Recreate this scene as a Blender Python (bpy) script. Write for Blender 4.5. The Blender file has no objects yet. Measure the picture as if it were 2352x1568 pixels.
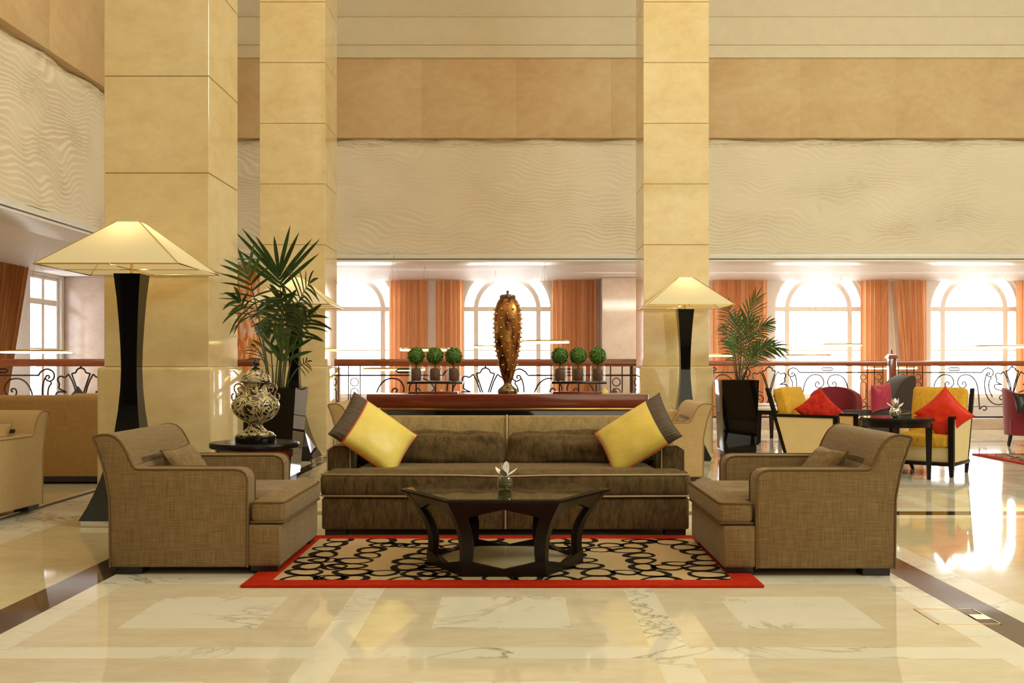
import bpy, bmesh, math, random
from mathutils import Vector, Matrix, noise as mnoise
PI = math.pi
random.seed(11)
scene = bpy.context.scene
COL = scene.collection

# ------------------------------------------------------------------ camera
CAMH, FPX, VX, VY = 1.15, 2360.0, 1195.0, 838.0
cam_d = bpy.data.cameras.new('camera')
cam_d.sensor_width = 36.0
cam_d.lens = 36.0 * FPX / 2352.0
cam_d.shift_x = -(VX - 1176.0) / 2352.0
cam_d.shift_y = (VY - 784.0) / 2352.0
cam_d.clip_end = 200
cam = bpy.data.objects.new('camera', cam_d)
COL.objects.link(cam)
cam.location = (0, 0, CAMH)
cam.rotation_euler = (PI / 2, 0, 0)
scene.camera = cam
scene.view_settings.view_transform = 'Standard'
scene.view_settings.look = 'None'
scene.view_settings.exposure = 0.0
scene.view_settings.gamma = 1.0
scene.view_settings.use_curve_mapping = False


def P(px, py, Y):
    """world point seen at photo pixel (px, py) at depth Y"""
    return Vector(((px - VX) / FPX * Y, Y, CAMH - (py - VY) / FPX * Y))


# ------------------------------------------------------------------ mesh builder
class MB:
    def __init__(self):
        self.v, self.f, self.m = [], [], []

    def add(self, vs, fs, mi=0):
        b = len(self.v)
        self.v.extend(Vector(p) for p in vs)
        for f in fs:
            self.f.append(tuple(b + i for i in f))
            self.m.append(mi)
        return self

    def bm(self, bm, mi=0):
        bm.verts.index_update()
        self.add([v.co.copy() for v in bm.verts], [[v.index for v in f.verts] for f in bm.faces], mi)
        bm.free()
        return self

    def box(self, x0, x1, y0, y1, z0, z1, bev=0.0, seg=2, mi=0, M=None):
        bm = bmesh.new()
        bmesh.ops.create_cube(bm, size=1.0)
        for v in bm.verts:
            v.co = Vector((x0 + (v.co.x + .5) * (x1 - x0), y0 + (v.co.y + .5) * (y1 - y0), z0 + (v.co.z + .5) * (z1 - z0)))
        if bev > 0:
            bmesh.ops.bevel(bm, geom=list(bm.edges), offset=bev, segments=seg, profile=.5, affect='EDGES')
        if M is not None:
            bm.transform(M)
        return self.bm(bm, mi)

    def prism(self, outline, axis, a0, a1, bev=0.0, seg=3, mi=0, M=None, crown=0.0):
        """outline: 2-D points; axis 'x','y','z' is the extrusion axis"""
        bm = bmesh.new()

        def mk(p, a):
            if axis == 'y':
                return (p[0], a, p[1])
            if axis == 'z':
                return (p[0], p[1], a)
            return (a, p[0], p[1])
        v0 = [bm.verts.new(mk(p, a0)) for p in outline]
        v1 = [bm.verts.new(mk(p, a1)) for p in outline]
        n = len(outline)
        fb = bm.faces.new(v0)
        ft = bm.faces.new(v1)
        for i in range(n):
            bm.faces.new((v0[i], v0[(i + 1) % n], v1[(i + 1) % n], v1[i]))
        bmesh.ops.recalc_face_normals(bm, faces=list(bm.faces))
        if bev > 0:
            es = [e for e in bm.edges if (fb in e.link_faces or ft in e.link_faces)]
            # also the sharp side edges
            for e in bm.edges:
                if e not in es and len(e.link_faces) == 2 and e.calc_face_angle(0) > .9:
                    es.append(e)
            bmesh.ops.bevel(bm, geom=es, offset=bev, segments=seg, profile=.5, affect='EDGES', clamp_overlap=True)
        if crown:
            big = sorted(bm.faces, key=lambda f: -f.calc_area())[:2]
            for f in big:
                nrm = f.normal.copy()
                if nrm.z < .5:
                    continue
                for k in range(3):
                    bmesh.ops.inset_individual(bm, faces=[f], thickness=.022)
                    for v in f.verts:
                        v.co += nrm * crown * (.5, .3, .2)[k]
        if M is not None:
            bm.transform(M)
        return self.bm(bm, mi)

    def lathe(self, prof, cx=0, cy=0, z0=0, n=32, mi=0):
        vs, fs = [], []
        for (r, z) in prof:
            for k in range(n):
                a = 2 * PI * k / n
                vs.append((cx + r * math.cos(a), cy + r * math.sin(a), z0 + z))
        for i in range(len(prof) - 1):
            for k in range(n):
                fs.append((i * n + k, i * n + (k + 1) % n, (i + 1) * n + (k + 1) % n, (i + 1) * n + k))
        fs.append(tuple(reversed(range(n))))
        fs.append(tuple((len(prof) - 1) * n + k for k in range(n)))
        return self.add(vs, fs, mi)

    def tube(self, pts, r, sides=6, closed=False, mi=0):
        pts = [Vector(p) for p in pts]
        n = len(pts)
        rr = r if isinstance(r, (list, tuple)) else [r] * n
        ups = Vector((0, 0, 1))
        t0 = (pts[1] - pts[0]).normalized()
        if abs(t0.dot(ups)) > .95:
            ups = Vector((0, 1, 0))
        nv = t0.cross(ups).normalized()
        vs, fs = [], []
        for i in range(n):
            a = pts[(i - 1) % n] if (closed or i > 0) else pts[i]
            b = pts[(i + 1) % n] if (closed or i < n - 1) else pts[i]
            t = (b - a)
            t = t.normalized() if t.length > 1e-9 else t0
            nv = (nv - t * nv.dot(t))
            nv = nv.normalized() if nv.length > 1e-6 else t.orthogonal().normalized()
            bv = t.cross(nv)
            for k in range(sides):
                an = 2 * PI * k / sides
                vs.append(pts[i] + (nv * math.cos(an) + bv * math.sin(an)) * rr[i])
        for i in range(n if closed else n - 1):
            j = (i + 1) % n
            for k in range(sides):
                fs.append((i * sides + k, i * sides + (k + 1) % sides, j * sides + (k + 1) % sides, j * sides + k))
        if not closed:
            fs.append(tuple(reversed(range(sides))))
            fs.append(tuple((n - 1) * sides + k for k in range(sides)))
        return self.add(vs, fs, mi)

    def loft4(self, prof, cx=0, cy=0, n=1, mi=0, bev=0):
        """square section loft: prof = [(halfwidth, z)]"""
        vs, fs = [], []
        for (h, z) in prof:
            hx, hy = h if isinstance(h, tuple) else (h, h)
            vs += [(cx - hx, cy - hy, z), (cx + hx, cy - hy, z), (cx + hx, cy + hy, z), (cx - hx, cy + hy, z)]
        for i in range(len(prof) - 1):
            for k in range(4):
                fs.append((i * 4 + k, i * 4 + (k + 1) % 4, (i + 1) * 4 + (k + 1) % 4, (i + 1) * 4 + k))
        fs.append((3, 2, 1, 0))
        e = (len(prof) - 1) * 4
        fs.append((e, e + 1, e + 2, e + 3))
        return self.add(vs, fs, mi)

    def soft(self, x0, x1, y0, y1, z0, z1, r=.04, bulge=(0, 0, 0), n=14, namp=0.0, nfreq=6.0, seed=0.0, mi=0, M=None, nscale=(1, 1, 1)):
        bm = bmesh.new()
        bmesh.ops.create_cube(bm, size=2.0)
        bmesh.ops.subdivide_edges(bm, edges=list(bm.edges), cuts=n, use_grid_fill=True)
        hx, hy, hz = (x1 - x0) / 2, (y1 - y0) / 2, (z1 - z0) / 2
        c = Vector(((x0 + x1) / 2, (y0 + y1) / 2, (z0 + z1) / 2))
        for v in bm.verts:
            u = v.co.copy()
            q = []
            for k, h in ((0, hx), (1, hy), (2, hz)):
                # spend samples near the edges
                s = math.copysign(abs(u[k]) ** .75, u[k])
                q.append(s * h)
            q = Vector(q)
            inner = Vector((max(-hx + r, min(hx - r, q.x)), max(-hy + r, min(hy - r, q.y)), max(-hz + r, min(hz - r, q.z))))
            d = q - inner
            if d.length > 1e-9:
                q2 = inner + d.normalized() * r
            else:
                q2 = q
            ux, uy, uz = q.x / hx, q.y / hy, q.z / hz
            q2.x += bulge[0] * ux * (1 - uy * uy) * (1 - uz * uz)
            q2.y += bulge[1] * uy * (1 - ux * ux) * (1 - uz * uz)
            q2.z += bulge[2] * uz * (1 - ux * ux) * (1 - uy * uy)
            if namp:
                s = Vector((q2.x * nscale[0], q2.y * nscale[1], q2.z * nscale[2])) * nfreq + Vector((seed, seed * 1.7, seed * .3))
                q2 += (q2.normalized() if q2.length > 0 else Vector()) * namp * mnoise.noise(s)
                q2.z += namp * .5 * mnoise.noise(s * 2.3)
            v.co = c + q2
        if M is not None:
            bm.transform(M)
        return self.bm(bm, mi)

    def build(self, name, mats, parent=None, smooth=40, loc=None):
        me = bpy.data.meshes.new(name)
        me.from_pydata([tuple(v) for v in self.v], [], self.f)
        if not isinstance(mats, (list, tuple)):
            mats = [mats]
        for m in mats:
            me.materials.append(m)
        for p, mi in zip(me.polygons, self.m):
            p.material_index = mi
        bm = bmesh.new()
        bm.from_mesh(me)
        bmesh.ops.recalc_face_normals(bm, faces=list(bm.faces))
        bm.to_mesh(me)
        bm.free()
        me.validate()
        if smooth:
            me.shade_smooth()
            try:
                me.set_sharp_from_angle(angle=math.radians(smooth))
            except Exception:
                pass
        o = bpy.data.objects.new(name, me)
        COL.objects.link(o)
        if parent is not None:
            o.parent = parent
        if loc is not None:
            o.location = loc
        return o


def tag(o, label=None, cat=None, group=None, kind=None):
    if label:
        o['label'] = label
    if cat:
        o['category'] = cat
    if group:
        o['group'] = group
    if kind:
        o['kind'] = kind
    return o


def thing(name, label, cat, loc=(0, 0, 0), rz=0.0, group=None):
    o = bpy.data.objects.new(name, None)
    COL.objects.link(o)
    o.location = loc
    o.rotation_euler = (0, 0, rz)
    o.empty_display_size = .1
    return tag(o, label, cat, group)


def copy_tree(o, parent=None):
    kids = [c for c in COL.objects if c.parent == o]
    c = o.copy()
    COL.objects.link(c)
    if parent is not None:
        c.parent = parent
    for k in kids:
        copy_tree(k, c)
    return c


def dup(root, loc, rz=0.0, label=None, group=None):
    c = copy_tree(root)
    c.location = loc
    c.rotation_euler = (root.rotation_euler.x, root.rotation_euler.y, rz)
    if label:
        c['label'] = label
    if group:
        c['group'] = group
    return c


# ------------------------------------------------------------------ materials
def new_mat(name):
    m = bpy.data.materials.new(name)
    m.use_nodes = True
    nt = m.node_tree
    b = nt.nodes['Principled BSDF']
    return m, nt, b


def N(nt, t, **kw):
    n = nt.nodes.new(t)
    for k, v in kw.items():
        setattr(n, k, v)
    return n


def coords(nt, scale=(1, 1, 1), rot=(0, 0, 0), out='Object'):
    tc = N(nt, 'ShaderNodeTexCoord')
    mp = N(nt, 'ShaderNodeMapping')
    mp.inputs['Scale'].default_value = scale
    mp.inputs['Rotation'].default_value = rot
    nt.links.new(tc.outputs[out], mp.inputs['Vector'])
    return mp.outputs['Vector']


def noise(nt, vec, scale=5, detail=4, rough=.55, dist=0.0):
    n = N(nt, 'ShaderNodeTexNoise')
    n.inputs['Scale'].default_value = scale
    n.inputs['Detail'].default_value = detail
    n.inputs['Roughness'].default_value = rough
    n.inputs['Distortion'].default_value = dist
    nt.links.new(vec, n.inputs['Vector'])
    return n.outputs['Fac']


def ramp(nt, fac, stops, interp='LINEAR'):
    r = N(nt, 'ShaderNodeValToRGB')
    r.color_ramp.interpolation = interp
    els = r.color_ramp.elements
    while len(els) > 1:
        els.remove(els[-1])
    els[0].position = stops[0][0]
    els[0].color = (*stops[0][1], 1)
    for p, c in stops[1:]:
        e = els.new(p)
        e.color = (*c, 1)
    nt.links.new(fac, r.inputs['Fac'])
    return r.outputs['Color']


def mixc(nt, fac, a, b, mode='MIX'):
    m = N(nt, 'ShaderNodeMix', data_type='RGBA', blend_type=mode)
    for sock, val in ((m.inputs[0], fac), (m.inputs[6], a), (m.inputs[7], b)):
        if hasattr(val, 'is_output') or isinstance(val, bpy.types.NodeSocket):
            nt.links.new(val, sock)
        elif isinstance(val, (tuple, list)):
            sock.default_value = (*val, 1)
        else:
            sock.default_value = val
    return m.outputs[2]


def bump(nt, b, height, strength=.3, dist=.01):
    n = N(nt, 'ShaderNodeBump')
    n.inputs['Strength'].default_value = strength
    n.inputs['Distance'].default_value = dist
    nt.links.new(height, n.inputs['Height'])
    nt.links.new(n.outputs['Normal'], b.inputs['Normal'])


def simple(name, col, rough=.5, metal=0.0, spec=.5, var=.0, vscale=6, coat=0.0, sheen=0.0):
    m, nt, b = new_mat(name)
    b.inputs['Roughness'].default_value = rough
    b.inputs['Metallic'].default_value = metal
    b.inputs['Specular IOR Level'].default_value = spec
    b.inputs['Coat Weight'].default_value = coat
    b.inputs['Coat Roughness'].default_value = .03
    b.inputs['Sheen Weight'].default_value = sheen
    f = noise(nt, coords(nt), vscale, 3)
    v = max(var, .03)
    lo = tuple(c * (1 - v) for c in col)
    hi = tuple(min(1, c * (1 + v)) for c in col)
    nt.links.new(ramp(nt, f, [(.3, lo), (.7, hi)]), b.inputs['Base Color'])
    return m


def stone(name, c1, c2, c3, rough=.08, scale=1.2, spec=.5, streak=(1, 1, 1.6), coat=0.0):
    m, nt, b = new_mat(name)
    v = coords(nt, streak)
    f = noise(nt, v, scale, 6, .62, .6)
    g = noise(nt, v, scale * 6, 5, .7, .3)
    base = ramp(nt, f, [(.32, c1), (.5, c2), (.68, c3)])
    sp = ramp(nt, g, [(.35, (.86, .83, .78)), (.6, (1, 1, 1))])
    nt.links.new(mixc(nt, .6, base, sp, 'MULTIPLY'), b.inputs['Base Color'])
    b.inputs['Roughness'].default_value = rough
    b.inputs['Specular IOR Level'].default_value = spec
    b.inputs['Coat Weight'].default_value = coat
    return m


def marble(name, base, vein, rough=.05, scale=1.1):
    m, nt, b = new_mat(name)
    v = coords(nt, (1, 1, 1), (0, 0, .5))
    w = noise(nt, v, scale, 8, .6, 1.4)
    # thin veins where the noise crosses .5
    r = ramp(nt, w, [(.0, (0, 0, 0)), (.480, (0, 0, 0)), (.5, (.8, .8, .8)), (.520, (0, 0, 0)), (1, (0, 0, 0))])
    k = noise(nt, v, scale * .8, 3)
    msk = ramp(nt, k, [(.43, (0, 0, 0)), (.58, (1, 1, 1))])
    f = mixc(nt, 1.0, r, msk, 'MULTIPLY')
    cloud = noise(nt, v, 2.5, 5)
    bc = ramp(nt, cloud, [(.3, tuple(c * .93 for c in base)), (.7, base)])
    nt.links.new(mixc(nt, f, bc, vein), b.inputs['Base Color'])
    b.inputs['Roughness'].default_value = rough
    return m


def linen(name, dark, mid, light, rough=.9):
    m, nt, b = new_mat(name)
    a = noise(nt, coords(nt, (260, 260, 7)), 1, 3, .6)
    c = noise(nt, coords(nt, (8, 8, 320)), 1, 3, .6)
    d = noise(nt, coords(nt, (4, 60, 30)), 2, 3, .6)
    add = N(nt, 'ShaderNodeMath', operation='ADD')
    nt.links.new(a, add.inputs[0])
    nt.links.new(c, add.inputs[1])
    half = N(nt, 'ShaderNodeMath', operation='MULTIPLY')
    half.inputs[1].default_value = .5
    nt.links.new(add.outputs[0], half.inputs[0])
    col = ramp(nt, half.outputs[0], [(.36, dark), (.5, mid), (.64, light)])
    nt.links.new(col, b.inputs['Base Color'])
    b.inputs['Roughness'].default_value = rough
    b.inputs['Specular IOR Level'].default_value = .15
    b.inputs['Sheen Weight'].default_value = .15
    bump(nt, b, half.outputs[0], .35, .004)
    return m


def velvet(name, dark, light, sheen=.5, tint=(.8, .65, .4)):
    m, nt, b = new_mat(name)
    a = noise(nt, coords(nt, (14, 14, 5)), 1.6, 5, .65, .8)
    g = noise(nt, coords(nt, (90, 90, 12)), 1, 2)
    ad = N(nt, 'ShaderNodeMath', operation='MULTIPLY_ADD')
    ad.inputs[1].default_value = .35
    nt.links.new(g, ad.inputs[0])
    sc = N(nt, 'ShaderNodeMath', operation='MULTIPLY')
    sc.inputs[1].default_value = .65
    nt.links.new(a, sc.inputs[0])
    nt.links.new(sc.outputs[0], ad.inputs[2])
    nt.links.new(ramp(nt, ad.outputs[0], [(.35, dark), (.65, light)]), b.inputs['Base Color'])
    b.inputs['Roughness'].default_value = .75
    b.inputs['Specular IOR Level'].default_value = .2
    b.inputs['Sheen Weight'].default_value = sheen
    b.inputs['Sheen Roughness'].default_value = .4
    b.inputs['Sheen Tint'].default_value = (*tint, 1)
    bump(nt, b, ad.outputs[0], .15, .006)
    return m


def wood(name, c1, c2, rough=.2, scale=(2, 20, 20), coat=.6):
    m, nt, b = new_mat(name)
    f = noise(nt, coords(nt, scale), 1.5, 5, .6, .8)
    nt.links.new(ramp(nt, f, [(.3, c1), (.7, c2)]), b.inputs['Base Color'])
    b.inputs['Roughness'].default_value = rough
    b.inputs['Coat Weight'].default_value = coat
    b.inputs['Coat Roughness'].default_value = .06
    return m


def silk(name, col, rough=.35):
    m, nt, b = new_mat(name)
    f = noise(nt, coords(nt, (3, 3, 3)), 2.5, 3)
    nt.links.new(ramp(nt, f, [(.3, tuple(c * .88 for c in col)), (.7, col)]), b.inputs['Base Color'])
    b.inputs['Roughness'].default_value = rough
    b.inputs['Sheen Weight'].default_value = .25
    g = noise(nt, coords(nt, (9, 9, 9)), 2.0, 4, .5, 1.2)
    bump(nt, b, g, .12, .015)
    return m


def glass(name, tint=(1, 1, 1), refl=.12, rough=.01):
    m, nt, b = new_mat(name)
    nt.nodes.remove(b)
    out = nt.nodes['Material Output']
    tr = N(nt, 'ShaderNodeBsdfTransparent')
    tr.inputs['Color'].default_value = (*tint, 1)
    gl = N(nt, 'ShaderNodeBsdfGlossy')
    gl.inputs['Roughness'].default_value = rough
    fr = N(nt, 'ShaderNodeFresnel')
    fr.inputs['IOR'].default_value = 1.45
    mu = N(nt, 'ShaderNodeMath', operation='MULTIPLY')
    mu.inputs[1].default_value = refl / .04 * .35
    mu.use_clamp = True
    nt.links.new(fr.outputs[0], mu.inputs[0])
    mx = N(nt, 'ShaderNodeMixShader')
    nt.links.new(mu.outputs[0], mx.inputs[0])
    nt.links.new(tr.outputs[0], mx.inputs[1])
    nt.links.new(gl.outputs[0], mx.inputs[2])
    nt.links.new(mx.outputs[0], out.inputs['Surface'])
    return m


def translucent(name, col, tfrac=.5, stripes=None, emit=None):
    m, nt, b = new_mat(name)
    nt.nodes.remove(b)
    out = nt.nodes['Material Output']
    di = N(nt, 'ShaderNodeBsdfDiffuse')
    tl = N(nt, 'ShaderNodeBsdfTranslucent')
    if stripes:
        f = noise(nt, coords(nt, (1, .2, .002)), stripes[0], 2, .5)
        c = ramp(nt, f, [(.36, stripes[1]), (.5, col), (.64, stripes[2])])
        nt.links.new(c, di.inputs['Color'])
        nt.links.new(c, tl.inputs['Color'])
    else:
        f = noise(nt, coords(nt, (40, 40, 40)), 3, 2)
        c = ramp(nt, f, [(.3, tuple(x * .95 for x in col)), (.7, col)])
        nt.links.new(c, di.inputs['Color'])
        nt.links.new(c, tl.inputs['Color'])
    mx = N(nt, 'ShaderNodeMixShader')
    mx.inputs[0].default_value = tfrac
    nt.links.new(di.outputs[0], mx.inputs[1])
    nt.links.new(tl.outputs[0], mx.inputs[2])
    last = mx.outputs[0]
    if emit:
        em = N(nt, 'ShaderNodeEmission')
        em.inputs['Color'].default_value = (*emit[0], 1)
        em.inputs['Strength'].default_value = emit[1]
        ad = N(nt, 'ShaderNodeAddShader')
        nt.links.new(last, ad.inputs[0])
        nt.links.new(em.outputs[0], ad.inputs[1])
        last = ad.outputs[0]
    nt.links.new(last, out.inputs['Surface'])
    return m


def emissive(name, col, strength):
    m, nt, b = new_mat(name)
    b.inputs['Base Color'].default_value = (*col, 1)
    b.inputs['Emission Color'].default_value = (*col, 1)
    b.inputs['Emission Strength'].default_value = strength
    return m


def carved_relief(along, plane, a0, a1, z0, z1, dx=.03, dz=.0095):
    """layered wavy ridges carved into plaster, as real relief"""
    na, nz = max(2, int((a1 - a0) / dx)), int((z1 - z0) / dz)
    vs, fs = [], []
    for j in range(nz + 1):
        z = z0 + (z1 - z0) * j / nz
        top = max(0.0, 1 - (z1 - z) / .17)
        for i in range(na + 1):
            x = a0 + (a1 - a0) * i / na
            n1 = mnoise.noise(Vector((x * 1.05, z * 1.7, 3.1)))
            n2 = mnoise.noise(Vector((x * 2.5 + 7, z * 2.6, 1.7)))
            n3 = mnoise.noise(Vector((x * .8 + 20, z * 2.2, 5.0)))
            t = z * 14.5 + 3.6 * n1 + 1.9 * n2
            fr = t - math.floor(t)
            h = fr / .80 if fr < .80 else (1 - fr) / .20
            d = .027 * h * max(.22, min(1.0, .60 + .75 * n3))
            d += .022 * n1
            wv = .5 + .5 * math.sin(x * 4.4 + 1.2 * n1)
            d -= .13 * (max(0.0, top - .55 * wv) ** 1.2)
            d += .02 * (1 - abs(2 * top - 1)) * math.sin(z * 150 + 5 * wv)
            p = plane - .02 - d if along == 'x' else plane + .02 + d
            if along == 'x':
                vs.append((x, p, z))
            else:
                vs.append((p, x, z))
    for j in range(nz):
        for i in range(na):
            fs.append((j * (na + 1) + i, j * (na + 1) + i + 1, (j + 1) * (na + 1) + i + 1, (j + 1) * (na + 1) + i))
    return vs, fs


M = {}
M['column'] = stone('column_limestone', (.70, .53, .265), (.75, .59, .325), (.78, .65, .39), .06, 1.0)
M['joint'] = simple('stone_joint', (.34, .20, .08), .6)
M['band'] = stone('band_limestone', (.66, .455, .255), (.72, .52, .30), (.75, .575, .35), .55, .9, .2)
M['farwall'] = wood('dark_panelling', (.05, .03, .015), (.08, .05, .028), .5, (3, 3, 1), 0)
M['wave'] = simple('wave_plaster', (.84, .745, .60), .55, spec=.2, var=.04, vscale=1.2)
M['cornice'] = simple('cornice_plaster', (.80, .70, .53), .6, var=.03)
M['soffit'] = simple('soffit_plaster', (.88, .83, .80), .5, var=.02)
M['ceiling'] = simple('ceiling_plaster', (.80, .70, .52), .7)
M['offwhite'] = simple('window_wall_plaster', (.74, .69, .62), .6)
M['pinkstone'] = stone('pink_stone', (.46, .34, .26), (.52, .40, .32), (.56, .45, .37), .15, 1.0)
M['trim'] = simple('trim_white', (.85, .83, .78), .35)
M['darkgap'] = simple('trim_shadow_gap', (.10, .07, .06), .5)
M['frame'] = simple('window_frame_paint', (.80, .73, .65), .5, spec=.2)
M['pane'] = glass('window_pane', (1, 1, 1), .08)
M['cream'] = stone('floor_cream', (.69, .61, .455), (.74, .665, .51), (.78, .715, .56), .045, .8, .5, (1, 2.2, 1))
M['cream2'] = stone('floor_cream_deep', (.64, .55, .34), (.69, .60, .39), (.73, .64, .43), .045, .9, .5, (1, 2.0, 1))
M['white'] = marble('floor_white_marble', (.84, .81, .70), (.30, .27, .15))
M['dark'] = stone('floor_brown_marble', (.050, .026, .014), (.075, .042, .026), (.10, .06, .04), .05, 2.5)
M['linen'] = linen('brown_linen', (.135, .082, .030), (.215, .138, .058), (.30, .205, .098))
M['pipe'] = simple('linen_piping', (.16, .095, .036), .8, spec=.2)
M['tan'] = linen('lit_tan_linen', (.40, .26, .11), (.48, .32, .145), (.54, .37, .18))  # stronger light on these chairs is put into the linen colour
M['tanpipe'] = simple('lit_tan_piping', (.34, .22, .10), .8, spec=.2)  # piping lightened along with the lit linen
M['booth'] = linen('ochre_linen', (.26, .14, .04), (.34, .19, .06), (.42, .25, .09))
M['velvet'] = velvet('olive_velvet', (.045, .026, .008), (.15, .095, .036), .35)
M['velvet_pale'] = velvet('nap_sheen_velvet', (.22, .145, .058), (.36, .255, .115), .5)  # lighter sheen of the back's nap, put into the colour
M['velvet_pipe'] = simple('velvet_piping', (.40, .30, .15), .6)
M['black'] = simple('black_lacquer', (.006, .005, .005), .06, coat=.5)
M['blackfoot'] = simple('black_foot', (.012, .009, .007), .4)
M['blackglass'] = simple('black_mirror', (.004, .0035, .004), .03, spec=.38)
M['espresso'] = simple('espresso_wood', (.009, .005, .0035), .3, spec=.22, var=.3)
M['mahogany'] = wood('mahogany', (.13, .018, .006), (.21, .034, .011), .22)
M['handrail'] = wood('handrail_wood', (.19, .040, .012), (.30, .075, .024), .25)
M['iron'] = simple('wrought_iron', (.045, .022, .014), .45, metal=.3)
M['brass'] = simple('brass', (.72, .50, .20), .2, metal=1.0)
M['chrome'] = simple('chrome', (.8, .8, .78), .06, metal=1.0)
M['shade'] = translucent('lamp_shade', (.86, .78, .54), .45, emit=((1, .82, .45), .12))
M['bulb'] = emissive('bulb', (1, .75, .35), 2)
M['antique'] = simple('antique_brass', (.22, .15, .085), .28, metal=1.0)
M['ring'] = emissive('ring_light', (1, .70, .28), 3.5)
M['ringmetal'] = simple('ring_metal', (.5, .36, .15), .3, metal=1.0)
M['curtain'] = translucent('curtain_orange', (.82, .44, .215), .42, stripes=(15, (.76, .37, .165), (.88, .60, .36)))
M['curtain2'] = translucent('curtain_brown', (.62, .32, .14), .35, stripes=(9, (.52, .24, .09), (.74, .45, .24)))
M['yellow'] = silk('yellow_silk', (.88, .68, .13), .38)
M['red'] = silk('red_silk', (.66, .028, .006), .42)
M['red'].node_tree.nodes['Principled BSDF'].inputs['Sheen Weight'].default_value = 0
M['red'].node_tree.nodes['Principled BSDF'].inputs['Specular IOR Level'].default_value = .25
M['redvelvet'] = velvet('red_crushed_velvet', (.24, .004, .004), (.72, .035, .012), .3, (1, .3, .2))
M['crimson'] = simple('crimson_fabric', (.22, .006, .018), .8, sheen=.3)
M['magenta'] = silk('magenta_silk', (.45, .02, .07), .4)
M['brownband'] = silk('brown_pleats', (.085, .052, .026), .6)
_nt = M['brownband'].node_tree
bump(_nt, _nt.nodes['Principled BSDF'], noise(_nt, coords(_nt, (6, 85, 6)), 1, 2, .5), .9, .012)
_nt.nodes['Principled BSDF'].inputs['Sheen Weight'].default_value = .05
M['redpipe'] = simple('red_piping', (.58, .07, .01), .5)
M['mustard'] = velvet('mustard_velvet', (.55, .28, .02), (.74, .44, .05), .3, (1, .8, .4))
M['creampanel'] = simple('cream_upholstery', (.74, .58, .30), .7)
M['darkfab'] = simple('charcoal_fabric', (.035, .022, .018), .8, sheen=.2)
M['leaf'] = simple('palm_leaf', (.032, .075, .014), .38, var=.5, vscale=9)
M['leaf2'] = simple('palm_leaf_light', (.062, .125, .022), .4, var=.5, vscale=9)
M['stem'] = simple('palm_stem', (.09, .10, .03), .5, var=.3)
M['soil'] = simple('soil', (.03, .018, .01), .9)
M['box'] = simple('boxwood_leaf', (.075, .19, .02), .5, var=.6, vscale=60)
M['pebble'] = simple('brown_pebbles', (.16, .075, .05), .5, var=.5, vscale=80)
M['clear'] = glass('clear_glass', (.98, .99, .98), .045)
M['smoke'] = simple('smoked_glass_top', (.030, .022, .010), .03, spec=.6)
M['mirrorbeige'] = simple('beige_shelf', (.78, .62, .38), .12)
M['petal'] = simple('white_petal', (.86, .80, .76), .5)
M['pinkc'] = simple('pink_flower_center', (.6, .1, .12), .5)
M['greenleaf'] = simple('coiled_leaf', (.16, .17, .06), .35, var=.5, vscale=30)
M['silver'] = simple('silver_bowl', (.72, .72, .66), .08, metal=1.0)


def urn_mat():
    m, nt, b = new_mat('painted_scrolls')
    v = coords(nt, (1, 1, 1))
    f = noise(nt, v, 7.5, 1.0, .4, 3.6)
    c = ramp(nt, f, [(.0, (.02, .012, .006)), (.40, (.025, .014, .006)), (.42, (.50, .38, .18)), (.475, (.66, .54, .30)), (.49, (.03, .016, .006)), (.515, (.03, .016, .006)), (.53, (.52, .40, .20)), (.60, (.66, .54, .30)), (.62, (.02, .012, .006))])
    nt.links.new(c, b.inputs['Base Color'])
    b.inputs['Roughness'].default_value = .18
    b.inputs['Coat Weight'].default_value = .5
    return m


def bronze_mat():
    m, nt, b = new_mat('gilded_bronze')
    f = noise(nt, coords(nt, (6, 6, 2.2)), 1.6, 4, .6, 1.2)
    c = ramp(nt, f, [(.38, (.045, .012, .005)), (.48, (.30, .11, .03)), (.56, (.44, .20, .05)), (.66, (.72, .44, .12))])
    nt.links.new(c, b.inputs['Base Color'])
    b.inputs['Metallic'].default_value = .8
    b.inputs['Roughness'].default_value = .3
    return m


def mosaic_mat():
    m, nt, b = new_mat('orange_mosaic')
    vo = N(nt, 'ShaderNodeTexVoronoi')
    vo.inputs['Scale'].default_value = 1.0
    nt.links.new(coords(nt, (26, 26, 7)), vo.inputs['Vector'])
    hs = N(nt, 'ShaderNodeSeparateColor')
    nt.links.new(vo.outputs['Color'], hs.inputs[0])
    c = ramp(nt, hs.outputs[0], [(.0, (.70, .16, .02)), (.4, (.80, .30, .06)), (.6, (.85, .62, .42)), (.85, (.62, .10, .01)), (1, (.9, .8, .7))])
    nt.links.new(c, b.inputs['Base Color'])
    b.inputs['Roughness'].default_value = .2
    return m


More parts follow.
